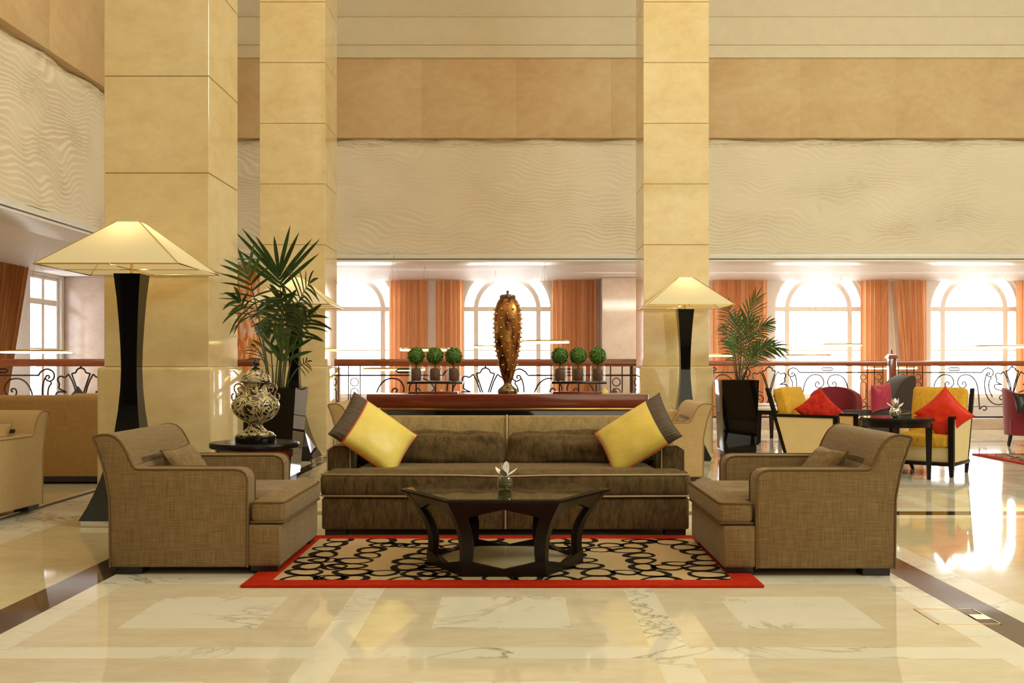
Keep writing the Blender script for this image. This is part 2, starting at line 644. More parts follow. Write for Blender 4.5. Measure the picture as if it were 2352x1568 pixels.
def rug_mat(scale=4.6):
    """beige pile with dark interlinked loops"""
    m, nt, b = new_mat('rug_loops')
    v = coords(nt, (1, 1, 1))
    nz = N(nt, 'ShaderNodeTexNoise')
    nz.inputs['Scale'].default_value = 3.0
    nt.links.new(v, nz.inputs['Vector'])
    mixv = N(nt, 'ShaderNodeMix', data_type='VECTOR')
    mixv.inputs[0].default_value = .06
    nt.links.new(v, mixv.inputs[4])
    nt.links.new(nz.outputs['Color'], mixv.inputs[5])
    vo = N(nt, 'ShaderNodeTexVoronoi', feature='F1')
    vo.inputs['Scale'].default_value = scale
    vo.inputs['Randomness'].default_value = .72
    nt.links.new(mixv.outputs[1], vo.inputs['Vector'])
    col = ramp(nt, vo.outputs['Distance'], [(.0, (.48, .34, .18)), (.315, (.48, .34, .18)), (.33, (.012, .008, .006)), (.455, (.012, .008, .006)), (.47, (.48, .34, .18))])
    nt.links.new(col, b.inputs['Base Color'])
    b.inputs['Roughness'].default_value = .95
    b.inputs['Specular IOR Level'].default_value = .1
    bump(nt, b, noise(nt, coords(nt, (1, 1, 1)), 300, 2), .3, .004)
    return m


M['urn'] = urn_mat()
M['bronze'] = bronze_mat()
M['mosaic'] = mosaic_mat()
M['rug'] = rug_mat()
M['rugred'] = simple('rug_red_border', (.40, .020, .004), .95, spec=.1, var=.12, vscale=20)
M['rugloop'] = simple('rug_dark_loops', (.014, .010, .008), .95, spec=.1, var=.2, vscale=60)
M['rugbeige'] = simple('rug_beige_pile', (.46, .33, .18), .95, spec=.1, var=.08, vscale=90)

# ------------------------------------------------------------------ key planes
YC, YC1 = 12.85, 8.05          # front faces of the far and near columns
CW = .82                       # column width
COLX = [(-2.85, YC1), (-2.85, YC), (1.95, YC)]
SOF = 2.80                     # gallery soffit height
BY = 16.4                      # back bulkhead plane
LX = -5.48                     # left bulkhead plane
WY = 20.2                      # window wall
WLX = -8.55                    # left outer wall
RX = 15.0                      # right wall
FY = -7.0                      # wall behind the camera
CZ = 8.6                       # ceiling
PT, BT = 4.76, 6.02            # top of wave panel, top of stone band
PEDZ = 1.135


def struct(name, mb, mats, parent=None, smooth=30, label=None):
    o = mb.build(name, mats, parent, smooth)
    if parent is None:
        o['kind'] = 'structure'
    if label:
        o['label'] = label
    return o


# floor --------------------------------------------------------------------
PER = 1.3665


def floor_kind(x, y):
    # 0 cream 1 deep cream 2 white 3 dark
    if x > -2.3 and y > 7.71 and y < 8.25:
        return 3 if 7.876 < y < 8.08 else 2
    if y < 7.71 or x <= -2.3:
        if -3.865 < x < -3.33:
            return 2
        if x < -3.33:
            return 1
        if x < -2.445:
            return 1
        if x < -2.222:
            return 3
        if x < -2.075:
            return 2
        if x < 1.89:
            if -.843 < x < -.696 or .529 < x < .678:
                return 2
            yy = (y - 4.03) % PER
            if yy < .16:
                return 2
            ty = abs(((y - 4.795 + PER / 2) % PER) - PER / 2)
            for cx in (-1.457, -.083, 1.286):
                if abs(x - cx) < .305 and ty < .305:
                    return 2
            return 0
        if x < 2.05:
            return 2
        if x < 2.247:
            return 3
        if x < 2.41:
            return 2
        return 1
    sx = (x - 3.27) % PER
    sy = (y - 9.49) % PER
    if sx < .15 or sy < .15:
        return 2
    if .45 < sx < 1.06 and .45 < sy < 1.06:
        return 2
    return 0


xs = {WLX, -3.865, -3.33, -2.445, -2.3, -2.222, -2.075, -.843, -.696, .529, .678, 1.89, 2.05, 2.247, 2.41, RX}
for cx in (-1.457, -.083, 1.286):
    xs |= {cx - .305, cx + .305}
k = -4
while 3.27 + k * PER < RX:
    for d in (0, .15, .45, 1.06):
        x = 3.27 + k * PER + d
        if -2.3 < x < RX:
            xs.add(x)
    k += 1
ys = {FY, 7.71, 7.876, 8.08, 8.25, 18.75}
for k in range(-9, 4):
    y0 = 4.03 + k * PER
    for d in (0, .16):
        if FY < y0 + d < 8.25:
            ys.add(y0 + d)
    yc = 4.795 + k * PER
    for d in (-.305, .305):
        if FY < yc + d < 8.25:
            ys.add(yc + d)
for k in range(-1, 8):
    for d in (0, .15, .45, 1.06):
        y = 9.49 + k * PER + d
        if 8.25 < y < 18.75:
            ys.add(y)
ys.add(13.75)
xs.add(1.75)
xs, ys = sorted(xs), sorted(ys)
fl = MB()
for i in range(len(xs) - 1):
    for j in range(len(ys) - 1):
        x0, x1, y0, y1 = xs[i], xs[i + 1], ys[j], ys[j + 1]
        if y0 >= 13.7 and x1 <= 1.76:
            continue
        fl.add([(x0, y0, 0), (x1, y0, 0), (x1, y1, 0), (x0, y1, 0)], [(0, 1, 2, 3)], floor_kind((x0 + x1) / 2, (y0 + y1) / 2))
struct('floor', fl, [M['cream'], M['cream2'], M['white'], M['dark']], smooth=0)
# slab edge and lower level
sl = MB()
sl.box(WLX, RX, FY, 13.75, -.35, -.01)
sl.box(1.75, RX, 13.75, 18.75, -.35, -.01)
struct('trim_1', sl, M['trim'], smooth=0)
lo = MB()
lo.box(WLX - .3, RX + .3, 13.0, WY + .3, -4.2, -4.0)
lo.box(WLX - .3, RX + .3, 12.9, 13.05, -4.2, -.35)  # unseen wall added to block sky light from under the slab
struct('floor_lower', lo, M['cream'], smooth=0)

# floor hatch and step strip
hk = MB()
x0, x1, y0, y1 = 1.852, 2.135, 4.557, 4.843
for (a, b_, c, d) in ((x0, x1, y0, y0 + .005), (x0, x1, y1 - .005, y1), (x0, x0 + .005, y0, y1), (x1 - .005, x1, y0, y1)):
    hk.box(a, b_, c, d, .0003, .0022)
hatch = hk.build('floor_hatch', M['brass'], smooth=0)
tag(hatch, 'thin brass outlined square access hatch set in the marble floor at right', 'floor hatch')
hp = MB()
hp.box(2.06, 2.13, 4.64, 4.73, .0003, .003, .0008)
hp.build('latch_plate', M['brass'], hatch, 0)
st = MB()
st.box(-3.905, -3.865, FY, 13.2, .0005, .022, .003, mi=0)
st.box(-3.865, -3.853, FY, 13.2, .0004, .012, mi=1)
struct('trim_2', st, [M['cream'], M['darkgap']], smooth=0)

# columns --------------------------------------------------------------------
colroot = None
for i, (cx, cy) in enumerate(COLX):
    lab = ['square limestone column behind the tall lamp at left, nearest of three', 'square limestone column behind the palm, left of the sofa', 'square limestone column behind the lamp, right of the sofa'][i]
    if colroot is None:
        colroot = thing('column', lab, 'column', (cx, cy + CW / 2, 0))
        colroot['kind'] = 'structure'
        h = CW / 2
        pd = MB()
        pd.box(-h - .045, h + .045, -h - .045, h + .045, 0, PEDZ, .03, 3)
        pd.build('pedestal', M['column'], colroot, 30)
        bs = MB()
        bs.box(-h - .055, h + .055, -h - .055, h + .055, 0.0, .05, .006, 1)
        bs.build('base_plinth', M['column'], colroot, 30)
        sh = MB()
        sh.box(-h + .006, h - .006, -h + .006, h - .006, PEDZ - .02, CZ - .02, mi=1)
        z = PEDZ
        while z < CZ - .05:
            z1 = min(z + .759, CZ)
            sh.box(-h, h, -h, h, z + .003, z1 - .003, .004, 1)
            z = z1
        sh.build('shaft', [M['column'], M['joint']], colroot, 30)
        tag(colroot, kind='structure')
    else:
        c = dup(colroot, (cx, cy + CW / 2, 0), 0, lab)
        c['kind'] = 'structure'

# bulkheads (upper walls over the gallery) -----------------------------------
def bulkhead(name, along, plane, a0, a1, back):
    """along 'x': face at Y=plane looking to -Y ; along 'y': face at X=plane looking to +X"""
    root = bpy.data.objects.new(name, None)
    COL.objects.link(root)
    root['kind'] = 'structure'
    root['label'] = 'upper stone and carved wave wall over the gallery'

    def bx(mb, d0, d1, z0, z1, bev=0, mi=0, b0=a0, b1=a1):
        # d = offset in front of plane (positive toward the room)
        if along == 'x':
            mb.box(b0, b1, plane - d1, plane - d0, z0, z1, bev, 2, mi)
        else:
            mb.box(plane + d0, plane + d1, b0, b1, z0, z1, bev, 2, mi)
    w = MB()
    bx(w, -back, -.08, SOF + .12, PT)
    lo_a, hi_a = (-4.6, 11.4) if along == 'x' else (8.5, a1)
    for (q0, q1) in ((a0, lo_a), (hi_a, a1)):
        if q1 - q0 > .05:
            bx(w, -.08, .02, SOF + .12, PT, 0, 0, q0, q1)
    w.add(*carved_relief(along, plane, lo_a, hi_a, SOF + .12, PT))
    w.build('wave_panel', M['wave'], root, 60)
    b = MB()
    L = a1 - a0
    n = max(1, round(L / 1.52))
    for q in range(n):
        bx(b, -back, .075, PT, BT, .0008, 0, a0 + L * q / n + .0004, a0 + L * (q + 1) / n - .0004)
    b.build('stone_band', M['band'], root, 30)
    c = MB()
    bx(c, -back, .115, BT, 6.22, .012)
    bx(c, -back, .13, 6.22, 6.25, .008)
    bx(c, -back, .06, 6.25, 6.68)
    bx(c, -back, .085, 6.68, 6.715, .01)
    bx(c, -back, .03, 6.715, CZ)
    c.build('cornice', M['cornice'], root, 30)
    t = MB()
    bx(t, -back, .03, SOF + .045, SOF + .12, .006, 0)
    bx(t, -back, -.01, SOF + .03, SOF + .045, 0, 1)
    bx(t, -back, .015, SOF, SOF + .03, .003, 0)
    t.build('edge_trim', [M['trim'], M['darkgap']], root, 30)
    return root


bulkhead('wall_back_upper', 'x', BY, LX - .6, RX, .6)
bulkhead('wall_left_upper', 'y', LX, FY, BY + .1, .6)
# soffit of the galleries
so = MB()
so.box(WLX, RX, BY + .03, WY, SOF + .005, SOF + .2)
so.box(WLX, LX - .03, FY, BY + .03, SOF + .005, SOF + .2)
struct('ceiling_gallery', so, M['soffit'], smooth=0)
ce = MB()
ce.box(LX - .6, RX, FY, BY + .6, CZ, CZ + .2)
struct('ceiling', ce, M['ceiling'], smooth=0)
wr = MB()
wr.box(RX, RX + .3, FY, WY + .3, -4.2, CZ)
struct('wall_right', wr, M['band'], smooth=0)
wf = MB()
wf.box(WLX - .3, RX + .3, FY - .3, FY, -.3, CZ)
struct('wall_front', wf, M['farwall'], smooth=0)

# window wall ----------------------------------------------------------------
WXC = [-.257 + 3.07 * k for k in (-2, -1, 0, 1, 2, 3, 4)]
HW, R2, SPR, SILL = .907, .617, 2.254, .51


def arch_wall(mb, xa, xb, y0, y1, ztop, zbot, centers, hw, spring, sill):
    """wall slab from xa to xb with arched openings"""
    edges = [xa] + [e for c in centers for e in (c - hw, c + hw)] + [xb]
    for i in range(0, len(edges), 2):
        if edges[i + 1] - edges[i] > 1e-4:
            mb.box(edges[i], edges[i + 1], y0, y1, zbot, ztop)
    for c in centers:
        mb.box(c - hw, c + hw, y0, y1, zbot, sill)
        n = 20
        for k in range(n):
            a0 = PI * k / n
            a1 = PI * (k + 1) / n
            x0, z0 = c - hw * math.cos(a0), spring + hw * math.sin(a0)
            x1, z1 = c - hw * math.cos(a1), spring + hw * math.sin(a1)
            vs = [(x0, y0, z0), (x1, y0, z1), (x1, y0, ztop), (x0, y0, ztop), (x0, y1, z0), (x1, y1, z1), (x1, y1, ztop), (x0, y1, ztop)]
            mb.add(vs, [(0, 1, 2, 3), (4, 7, 6, 5), (0, 4, 5, 1), (3, 2, 6, 7), (0, 3, 7, 4), (1, 5, 6, 2)])


ww = MB()
arch_wall(ww, WLX - .3, RX + .3, WY, WY + .3, 3.6, -4.2, WXC, HW, SPR, SILL)
struct('wall_back', ww, M['offwhite'], smooth=0)


def make_window(i, cx):
    root = bpy.data.objects.new('window_%d' % i, None)
    COL.objects.link(root)
    root.location = (cx, WY + .12, 0)
    root['kind'] = 'structure'
    root['label'] = 'bright arched window'
    f = MB()
    T = .09
    # jambs and sill
    f.box(-HW, -HW + .06, -.05, .05, SILL, SPR)
    f.box(HW - .06, HW, -.05, .05, SILL, SPR)
    f.box(-HW, HW, -.05, .05, SILL, SILL + .07)
    f.box(-HW, HW, -.055, .055, SPR - .045, SPR + .045)
    for s in (-1, 1):
        f.box(s * R2 - T / 2, s * R2 + T / 2, -.05, .05, SILL + .07, SPR)
    f.box(-HW, HW, -.02, .02, 1.43, 1.452)

    def arc(r0, r1):
        n = 24
        for k in range(n):
            a0, a1 = PI * k / n, PI * (k + 1) / n
            vs = []
            for y in (-.05, .05):
                for (r, a) in ((r0, a0), (r1, a0), (r1, a1), (r0, a1)):
                    vs.append((-r * math.cos(a), y, SPR + r * math.sin(a)))
            f.add(vs, [(0, 1, 2, 3), (7, 6, 5, 4), (0, 4, 5, 1), (1, 5, 6, 2), (2, 6, 7, 3), (3, 7, 4, 0)])
    arc(R2 - T / 2, R2 + T / 2)
    arc(HW - .06, HW)
    f.build('window_frame', M['frame'], root, 30)
    p = MB()
    p.box(-HW + .02, HW - .02, .028, .034, SILL + .02, SPR)
    n = 20
    for k in range(n):
        a0, a1 = PI * k / n, PI * (k + 1) / n
        r = HW - .02
        p.add([(0, .03, SPR), (-r * math.cos(a0), .03, SPR + r * math.sin(a0)), (-r * math.cos(a1), .03, SPR + r * math.sin(a1))], [(0, 1, 2)])
    p.build('pane', M['pane'], root, 0)
    return root


win0 = None
for i, cx in enumerate(WXC):
    if win0 is None:
        win0 = make_window(1, cx)
    else:
        w = dup(win0, (cx, WY + .12, 0), 0)
        w.name = 'window_%d' % (i + 1)

# left outer wall with a mullioned window
wy0, wy1 = 17.93, 19.15
wl = MB()
wl.box(WLX - .3, WLX, FY - .3, wy0, -4.2, 3.6)
wl.box(WLX - .3, WLX, wy1, WY + .3, -4.2, 3.6)
wl.box(WLX - .3, WLX, wy0, wy1, -4.2, SILL)
wl.box(WLX - .3, WLX, wy0, wy1, 2.76, 3.6)
struct('wall_left', wl, M['offwhite'], smooth=0)
wroot = bpy.data.objects.new('window_8', None)
COL.objects.link(wroot)
wroot['kind'] = 'structure'
wroot['label'] = 'tall mullioned window on the left wall'
f = MB()
for (a, b_) in ((wy0, wy0 + .07), (wy1 - .07, wy1), ((wy0 + wy1) / 2 - .05, (wy0 + wy1) / 2 + .05)):
    f.box(WLX - .16, WLX - .06, a, b_, SILL, 2.76)
for (a, b_) in ((SILL, SILL + .07), (2.70, 2.76), (2.24, 2.34), (1.43, 1.455)):
    f.box(WLX - .155, WLX - .065, wy0, wy1, a, b_)
f.build('window_frame', M['frame'], wroot, 0)
p = MB()
p.box(WLX - .115, WLX - .109, wy0, wy1, SILL, 2.76)
p.build('pane', M['pane'], wroot, 0)
# pilasters on the window wall
pl = MB()
pl.box(1.545, 2.62, 19.4, WY, -4.0, SOF, .01)
pl.box(1.50, 2.66, 19.36, WY, -4.0, .12, .01)
pl.build('wall_pier', M['pinkstone'], None, 30)['kind'] = 'structure'
pl = MB()
pl.box(WLX, -7.35, 19.25, WY, -4.0, SOF, .01)
pl.build('wall_pier', M['pinkstone'], None, 30)['kind'] = 'structure'
# mosaic clad round pillar in the void
mp_ = MB()
mp_.lathe([(.36, -4.0), (.36, SOF)], 0, 0, 0, 40)
mo = mp_.build('mosaic_pillar', M['mosaic'], None, 40, (P(572, 0, 17.3).x, 17.3, 0))
tag(mo, 'round pillar clad in orange mosaic between the two left columns', 'pillar', kind='structure')
# exterior ground so that the view down is not empty
eg = MB()
eg.box(-40, 45, WY + .6, 90, -4.6, -4.4)
struct('ground_outside', eg, simple('outside_paving', (.35, .33, .30), .8), smooth=0)


# curtains -------------------------------------------------------------------
def curtain(x0, x1, y, label, mat='curtain', zt=SOF - .005, zb=-3.9, folds=None, x0b=None, x1b=None, alongy=False):
    L = x1 - x0
    folds = folds or max(3, int(L / .085))
    n = folds * 8
    mb = MB()
    vs, fs = [], []
    zs = [zt, 2.2, 1.6, 1.0, .4, -.6, zb]
    x0b = x0 if x0b is None else x0b
    x1b = x1 if x1b is None else x1b
    for iz, z in enumerate(zs):
        t = min(1.0, (zt - z) / 2.4)
        a, b_ = x0 + (x0b - x0) * t, x1 + (x1b - x1) * t
        for i in range(n + 1):
            u = i / n
            ph = u * folds * 2 * PI
            off = .042 * math.sin(ph) + .018 * math.sin(ph * .37 + 1.3 + iz * .2)
            xx = a + (b_ - a) * u + .012 * math.sin(ph * 2)
            vs.append((xx, off, z) if not alongy else (off, xx, z))
    for iz in range(len(zs) - 1):
        for i in range(n):
            fs.append((iz * (n + 1) + i, iz * (n + 1) + i + 1, (iz + 1) * (n + 1) + i + 1, (iz + 1) * (n + 1) + i))
    mb.add(vs, fs)
    o = mb.build('curtain', M[mat], None, 60)
    o.location = (0, y, 0) if not alongy else (y, 0, 0)
    tag(o, label, 'curtain', 'long drapes at the arched windows')
    return o


def wx(px):
    return (px - VX) / FPX * (WY - .22)


CY = WY - .2
curtain(wx(690), wx(716), CY, 'orange striped drape at the far left edge of the window behind the palm')
curtain(wx(893), wx(982), CY, 'orange striped drape left of the centre arched window, behind the topiaries')
curtain(wx(1001), wx(1064), CY, 'narrower orange drape touching the left jamb of the centre window')
curtain(wx(1268), wx(1371), CY, 'wide orange striped drape right of the centre arched window')
curtain(wx(1636), wx(1762), CY, 'orange striped drape behind the small palm at right')
curtain(wx(1978), wx(2042), CY, 'orange drape to the left of the newel post between the two right windows')
curtain(wx(2053), wx(2128), CY, 'orange drape drawn aside to the right of the newel post', x0b=wx(2082), x1b=wx(2128))
curtain(wx(2336), wx(2420), CY, 'orange drape at the right edge of the last window')
curtain(15.2, 17.36, WLX + .22, 'brown drape on the left side wall beside the mullioned window', 'curtain2', alongy=True, x1b=16.55)


# pendant ring lights ---------------------------------------------------------
def ring_light(px, py, Y, r, label, tilt=0.0):
    c = P(px, py, Y)
    root = thing('ring_pendant', label, 'pendant light', (c.x, c.y, c.z), 0, 'hoop lights hanging beyond the railing')
    n = 48
    pts = [(r * math.cos(2 * PI * k / n), r * math.sin(2 * PI * k / n), tilt * math.cos(2 * PI * k / n)) for k in range(n)]
    MB().tube(pts, .016, 6, True).build('light_hoop', M['ring'], root, 60)
    pts2 = [(p[0] * 1.012, p[1] * 1.012, p[2] + .022) for p in pts]
    MB().tube(pts2, .012, 5, True).build('rim', M['ringmetal'], root, 60)
    for k in range(3):
        a = 2 * PI * k / 3 + .4
        MB().tube([(r * math.cos(a), r * math.sin(a), .02), (0, 0, SOF - c.z)], .0014, 4).build('cable', M['ringmetal'], root, 0)
    return root


ring_light(84, 809, 15.2, .47, 'bright hoop light above the railing at far left')
ring_light(976, 804, 17.0, .40, 'hoop light just behind the left topiary balls')
ring_light(1252, 786, 16.6, .38, 'hoop light to the right of the bronze vase')
ring_light(1138, 797, 18.0, .36, 'thin hoop light to the left of the bronze vase')
ring_light(1636, 817, 19.4, .38, 'hoop light behind the small palm at right')
ring_light(1857, 818, 19.5, .42, 'lower thin hoop light in front of the window right of the small palm')
ring_light(1931, 793, 19.45, .37, 'higher thin hoop light in front of the window right of the small palm')
ring_light(2310, 797, 19.4, .62, 'wide hoop light in front of the last window at right')
ring_light(2045, 846, 19.3, .46, 'hoop light seen through the railing below the newel post')
ring_light(905, 849, 15.4, .45, 'hoop light seen through the centre railing left of the topiaries')


# railing ----------------------------------------------------------------------
def spiral(cx, cz, r0, r1, a0, a1, n=26):
    out = []
    for k in range(n + 1):
        t = k / n
        r = r0 + (r1 - r0) * t
        a = a0 + (a1 - a0) * t
        out.append((cx + r * math.cos(a), cz + r * math.sin(a)))
    return out


def smooth_poly(pts, it=2):
    for _ in range(it):
        out = [pts[0]]
        for a, b_ in zip(pts, pts[1:]):
            out.append((a[0] * .75 + b_[0] * .25, a[1] * .75 + b_[1] * .25))
            out.append((a[0] * .25 + b_[0] * .75, a[1] * .25 + b_[1] * .75))
        out.append(pts[-1])
        pts = out
    return pts


RT, RB = 1.228, .22       # handrail top, bottom rail
RU = RT - .095            # underside of handrail


def zz(zx, zy):
    """sketch units of one fan half -> metres relative to the fan centre"""
    return ((zx - 1460) / 1395.0, RU - (zy - 470) / 1395.0)


HALF = []   # (name, polyline)
HALF.append(('fan_rib', [zz(1450 - 155, 600), zz(1330, 700), zz(1375, 830), zz(1415, 960), zz(1440, 1120)]))
HALF.append(('fan_rib', [zz(1240, 610), zz(1300, 720), zz(1345, 840), zz(1385, 990), zz(1420, 1120)]))
HALF.append(('fan_lobe', smooth_poly([zz(1240, 610), zz(1165, 680), zz(1110, 640), zz(1045, 670), zz(1040, 730), zz(1080, 790), zz(1045, 865), zz(1195, 935)])))
HALF.append(('fan_lobe', smooth_poly([zz(1195, 935), zz(1035, 925), zz(1000, 985), zz(1045, 1050), zz(1105, 1065), zz(1300, 1130)])))
HALF.append(('scroll', smooth_poly([zz(700, 632), zz(730, 570), zz(850, 505), zz(960, 560), zz(990, 640), zz(960, 715), zz(890, 745), zz(820, 700), zz(830, 640), zz(885, 632), zz(900, 670), zz(870, 690)])))
HALF.append(('scroll', smooth_poly([zz(812, 680), zz(770, 820), zz(765, 1000), zz(800, 1180), zz(900, 1360), zz(1060, 1450), zz(1220, 1430), zz(1320, 1340), zz(1310, 1230), zz(1210, 1190), zz(1130, 1240), zz(1160, 1320), zz(1220, 1310)])))
HALF.append(('scroll', smooth_poly([zz(915, 745), zz(935, 780), zz(885, 830), zz(862, 950), zz(880, 1080), zz(960, 1250)])))
HALF.append(('scroll', smooth_poly([zz(640, 1560), zz(600, 1000), zz(520, 800), zz(400, 700), zz(280, 682), zz(150, 720), zz(80, 850), zz(100, 960), zz(200, 1030), zz(300, 990), zz(300, 890), zz(240, 860), zz(195, 900), zz(235, 935)])))
HALF.append(('scroll', smooth_poly([zz(-560, 1560), zz(-520, 1000), zz(-440, 800), zz(-320, 700), zz(-200, 682), zz(-70, 720), zz(0, 850), zz(-20, 960), zz(-120, 1030), zz(-220, 990), zz(-220, 890), zz(-160, 860), zz(-115, 900), zz(-155, 935)])))
HALF.append(('scroll', smooth_poly([zz(640, 1560), zz(700, 1480), zz(790, 1470), zz(820, 1540), zz(770, 1590), zz(720, 1560)])))
HALF.append(('wire', [zz(700, 632), zz(-1390, 632)]))
HALF.append(('scroll', [zz(40, 520), zz(110, 520), zz(150, 550), zz(110, 580), zz(-110, 580), zz(-150, 550), zz(-110, 520), zz(40, 520)]))


def rail_bay(root, mirror):
    s = -1 if mirror else 1
    for nm, pl_ in HALF:
        MB().tube([(s * p[0], 0, p[1]) for p in pl_], .0110, 5).build(nm, M['iron'], root, 60)
    # narrow barred panels near the post
    for xc in (-1.69, -1.97):
        b = MB()
        for dx in (-.075, .075):
            b.tube([(s * (xc + dx), 0, RB + .02), (s * (xc + dx), 0, RU)], .008, 5)
        for (za, rr) in ((.93, .052), (.44, .052)):
            n = 18
            b.tube([(s * xc + rr * math.cos(2 * PI * k / n), 0, za + rr * math.sin(2 * PI * k / n)) for k in range(n)], .007, 5, True)
        loop = [(s * xc + .05 * math.cos(a), 0, .80 + .05 * math.sin(a)) for a in [PI * k / 10 for k in range(11)]] + \
               [(s * xc + .05 * math.cos(a), 0, .57 + .05 * math.sin(a)) for a in [PI + PI * k / 10 for k in range(11)]]
        b.tube(loop, .007, 5, True)
        b.tube([(s * (xc - .075), 0, .685), (s * (xc - .05), 0, .685)], .006, 4)
        b.tube([(s * (xc + .075), 0, .685), (s * (xc + .05), 0, .685)], .006, 4)
        b.build('bar_panel', M['iron'], root, 60)


def railing(name, label, cx, y, l, r, curb=True, rz=0.0, fan=True):
    root = thing(name, label, 'railing', (cx, y, 0), rz, None)
    h = MB()
    h.prism([(-.055, RU), (.055, RU), (.062, RU + .03), (.05, RT - .012), (.025, RT), (-.025, RT), (-.05, RT - .012), (-.062, RU + .03)], 'x', l, r, 0)
    h.build('handrail', M['handrail'], root, 50)
    b = MB()
    b.box(l, r, -.02, .02, RB - .02, RB + .012, .003)
    b.box(l, r, -.012, .012, .40, .412)
    b.build('bottom_rail', M['iron'], root, 0)
    c = MB()
    c.box(l, r, -.10, .12, .001, RB - .02, .01)
    c.build('curb', M['pinkstone'], root, 30)
    if fan:
        t = smooth_poly([zz(1450 - 155, 600), zz(1375, 585), zz(1385, 530), zz(1460, 490), zz(1535, 530), zz(1545, 585), zz(1625, 600)])
        MB().tube([(p[0], 0, p[1]) for p in t], .0110, 5).build('fan_arch', M['iron'], root, 60)
        MB().tube([(0, 0, RU), zz3(1460, 492)], .012, 5).build('fan_stem', M['iron'], root, 60)
        f = MB()
        f.lathe([(.012, .62), (.03, .60), (.028, .57), (.045, .53), (.058, .45), (.05, .43), (.06, .40)], 0, 0, 0, 14)
        f.build('fan_base', M['mahogany'], root, 40)
        rail_bay(root, False)
        rail_bay(root, True)
    else:
        x = l + .12
        while x < r - .05:
            MB().tube([(x, 0, RB), (x, 0, RU)], .012, 5).build('baluster', M['iron'], root, 60)
            x += .16
    return root


def zz3(a, b_):
    q = zz(a, b_)
    return (q[0], 0, q[1])


railing('railing', 'mahogany capped iron railing behind the sofa and console, with fan scrollwork', -.45, 13.26, -1.94, 1.94)
railing('railing', 'mahogany capped iron railing at far left beyond the tan sofa back', -5.67, 13.26, -2.8, 2.36)
railing('railing', 'iron railing behind the small palm and yellow chairs, left of the newel post', 4.47, 18.46, -2.35, 2.115)
railing('railing', 'iron railing at far right, to the right of the newel post', 8.84, 18.46, -2.085, 2.3)
railing('railing', 'iron railing running away behind the right column', 1.95, 16.05, -2.3, 2.3, rz=PI / 2, fan=False)


def newel(x, y, label):
    root = thing('newel_post', label, 'post', (x, y, 0))
    b = MB()
    b.box(-.062, .062, -.062, .062, 0, 1.27, .006)
    b.box(-.075, .075, -.075, .075, 0, .3, .006)
    b.build('shaft', M['mahogany'], root, 30)
    c = MB()
    c.loft4([(.085, 1.27), (.09, 1.285), (.085, 1.30), (.05, 1.345), (.03, 1.36), (.018, 1.37)])
    c.lathe([(.016, 1.365), (.016, 1.39), (.022, 1.40), (.018, 1.42), (.006, 1.435)], 0, 0, 0, 12)
    c.build('finial', M['mahogany'], root, 30)
    return root


newel(6.67, 18.46, 'dark wooden newel post with a pointed cap on the right railing')



# ------------------------------------------------------------------ rug
def area_rug(x0, x1, y0, y1, bw, label, loops):
    root = thing('area_rug', label, 'rug', (0, 0, 0))
    t = .014
    b = MB()
    for (a, c, d, e) in ((x0, x1, y0, y0 + bw), (x0, x1, y1 - bw, y1), (x0, x0 + bw, y0 + bw, y1 - bw), (x1 - bw, x1, y0 + bw, y1 - bw)):
        b.box(a, c, d, e, .0005, t + .001, .004)
    b.build('border', M['rugred'], root, 30)
    f = MB()
    f.box(x0 + bw, x1 - bw, y0 + bw, y1 - bw, .0005, t)
    f.build('field', M['rugbeige'], root, 30)
    rnd = random.Random(5)
    fx0, fx1, fy0, fy1 = x0 + bw, x1 - bw, y0 + bw, y1 - bw
    lm = MB()

    def loop(cx, cy, a, b_, ang, w):
        n = 22
        vs, fs = [], []
        for k in range(n):
            th = 2 * PI * k / n
            wob = 1 + .06 * math.sin(3 * th + cx * 7)
            ww_ = w * (1 + .35 * math.sin(th + cy * 5))
            for rr in (1.0, -1.0):
                ex = (a * wob + rr * ww_ / 2) * math.cos(th)
                ey = (b_ * wob + rr * ww_ / 2) * math.sin(th)
                X = cx + ex * math.cos(ang) - ey * math.sin(ang)
                Yy = cy + ex * math.sin(ang) + ey * math.cos(ang)
                vs.append((min(max(X, fx0), fx1), min(max(Yy, fy0), fy1), t + .0012))
        for k in range(n):
            j = (k + 1) % n
            fs.append((k * 2, k * 2 + 1, j * 2 + 1, j * 2))
        lm.add(vs, fs)
    # chains of loops wandering over the field
    rows = loops
    for q in range(rows):
        cx = fx0 + (fx1 - fx0) * (q + .5) / rows + rnd.uniform(-.04, .04)
        home = cx
        cy = fy0 - .03 + rnd.uniform(0, .06)
        pr = .09
        while cy < fy1 + .05:
            a = rnd.uniform(.062, .105)
            b_ = rnd.uniform(.066, .10)
            loop(cx, cy, a, b_, rnd.uniform(-.6, .6), rnd.uniform(.028, .038))
            if rnd.random() < .30:
                sg = rnd.choice((-1, 1))
                loop(cx + sg * (a + .075), cy + rnd.uniform(-.03, .05), rnd.uniform(.06, .085), rnd.uniform(.055, .075), rnd.uniform(-.6, .6), .026)
            cy += b_ + .088
            cx += rnd.uniform(-.07, .07) + (home - cx) * .35
    lm.build('loop_pattern', M['rugloop'], root, 0)
    return root


area_rug(-1.445, 1.26, 5.30, 6.86, .135, 'beige rug with dark loops and a red border under the coffee table', 9)
area_rug(5.80, 9.6, 10.6, 13.2, .13, 'red bordered rug at far right edge, beyond the yellow chair', 11)

# ------------------------------------------------------------------ armchair
CS = 419.2


def cp(px, py):
    return ((px - 1195) / CS + 1.83, CAMH - (py - 838) / CS)


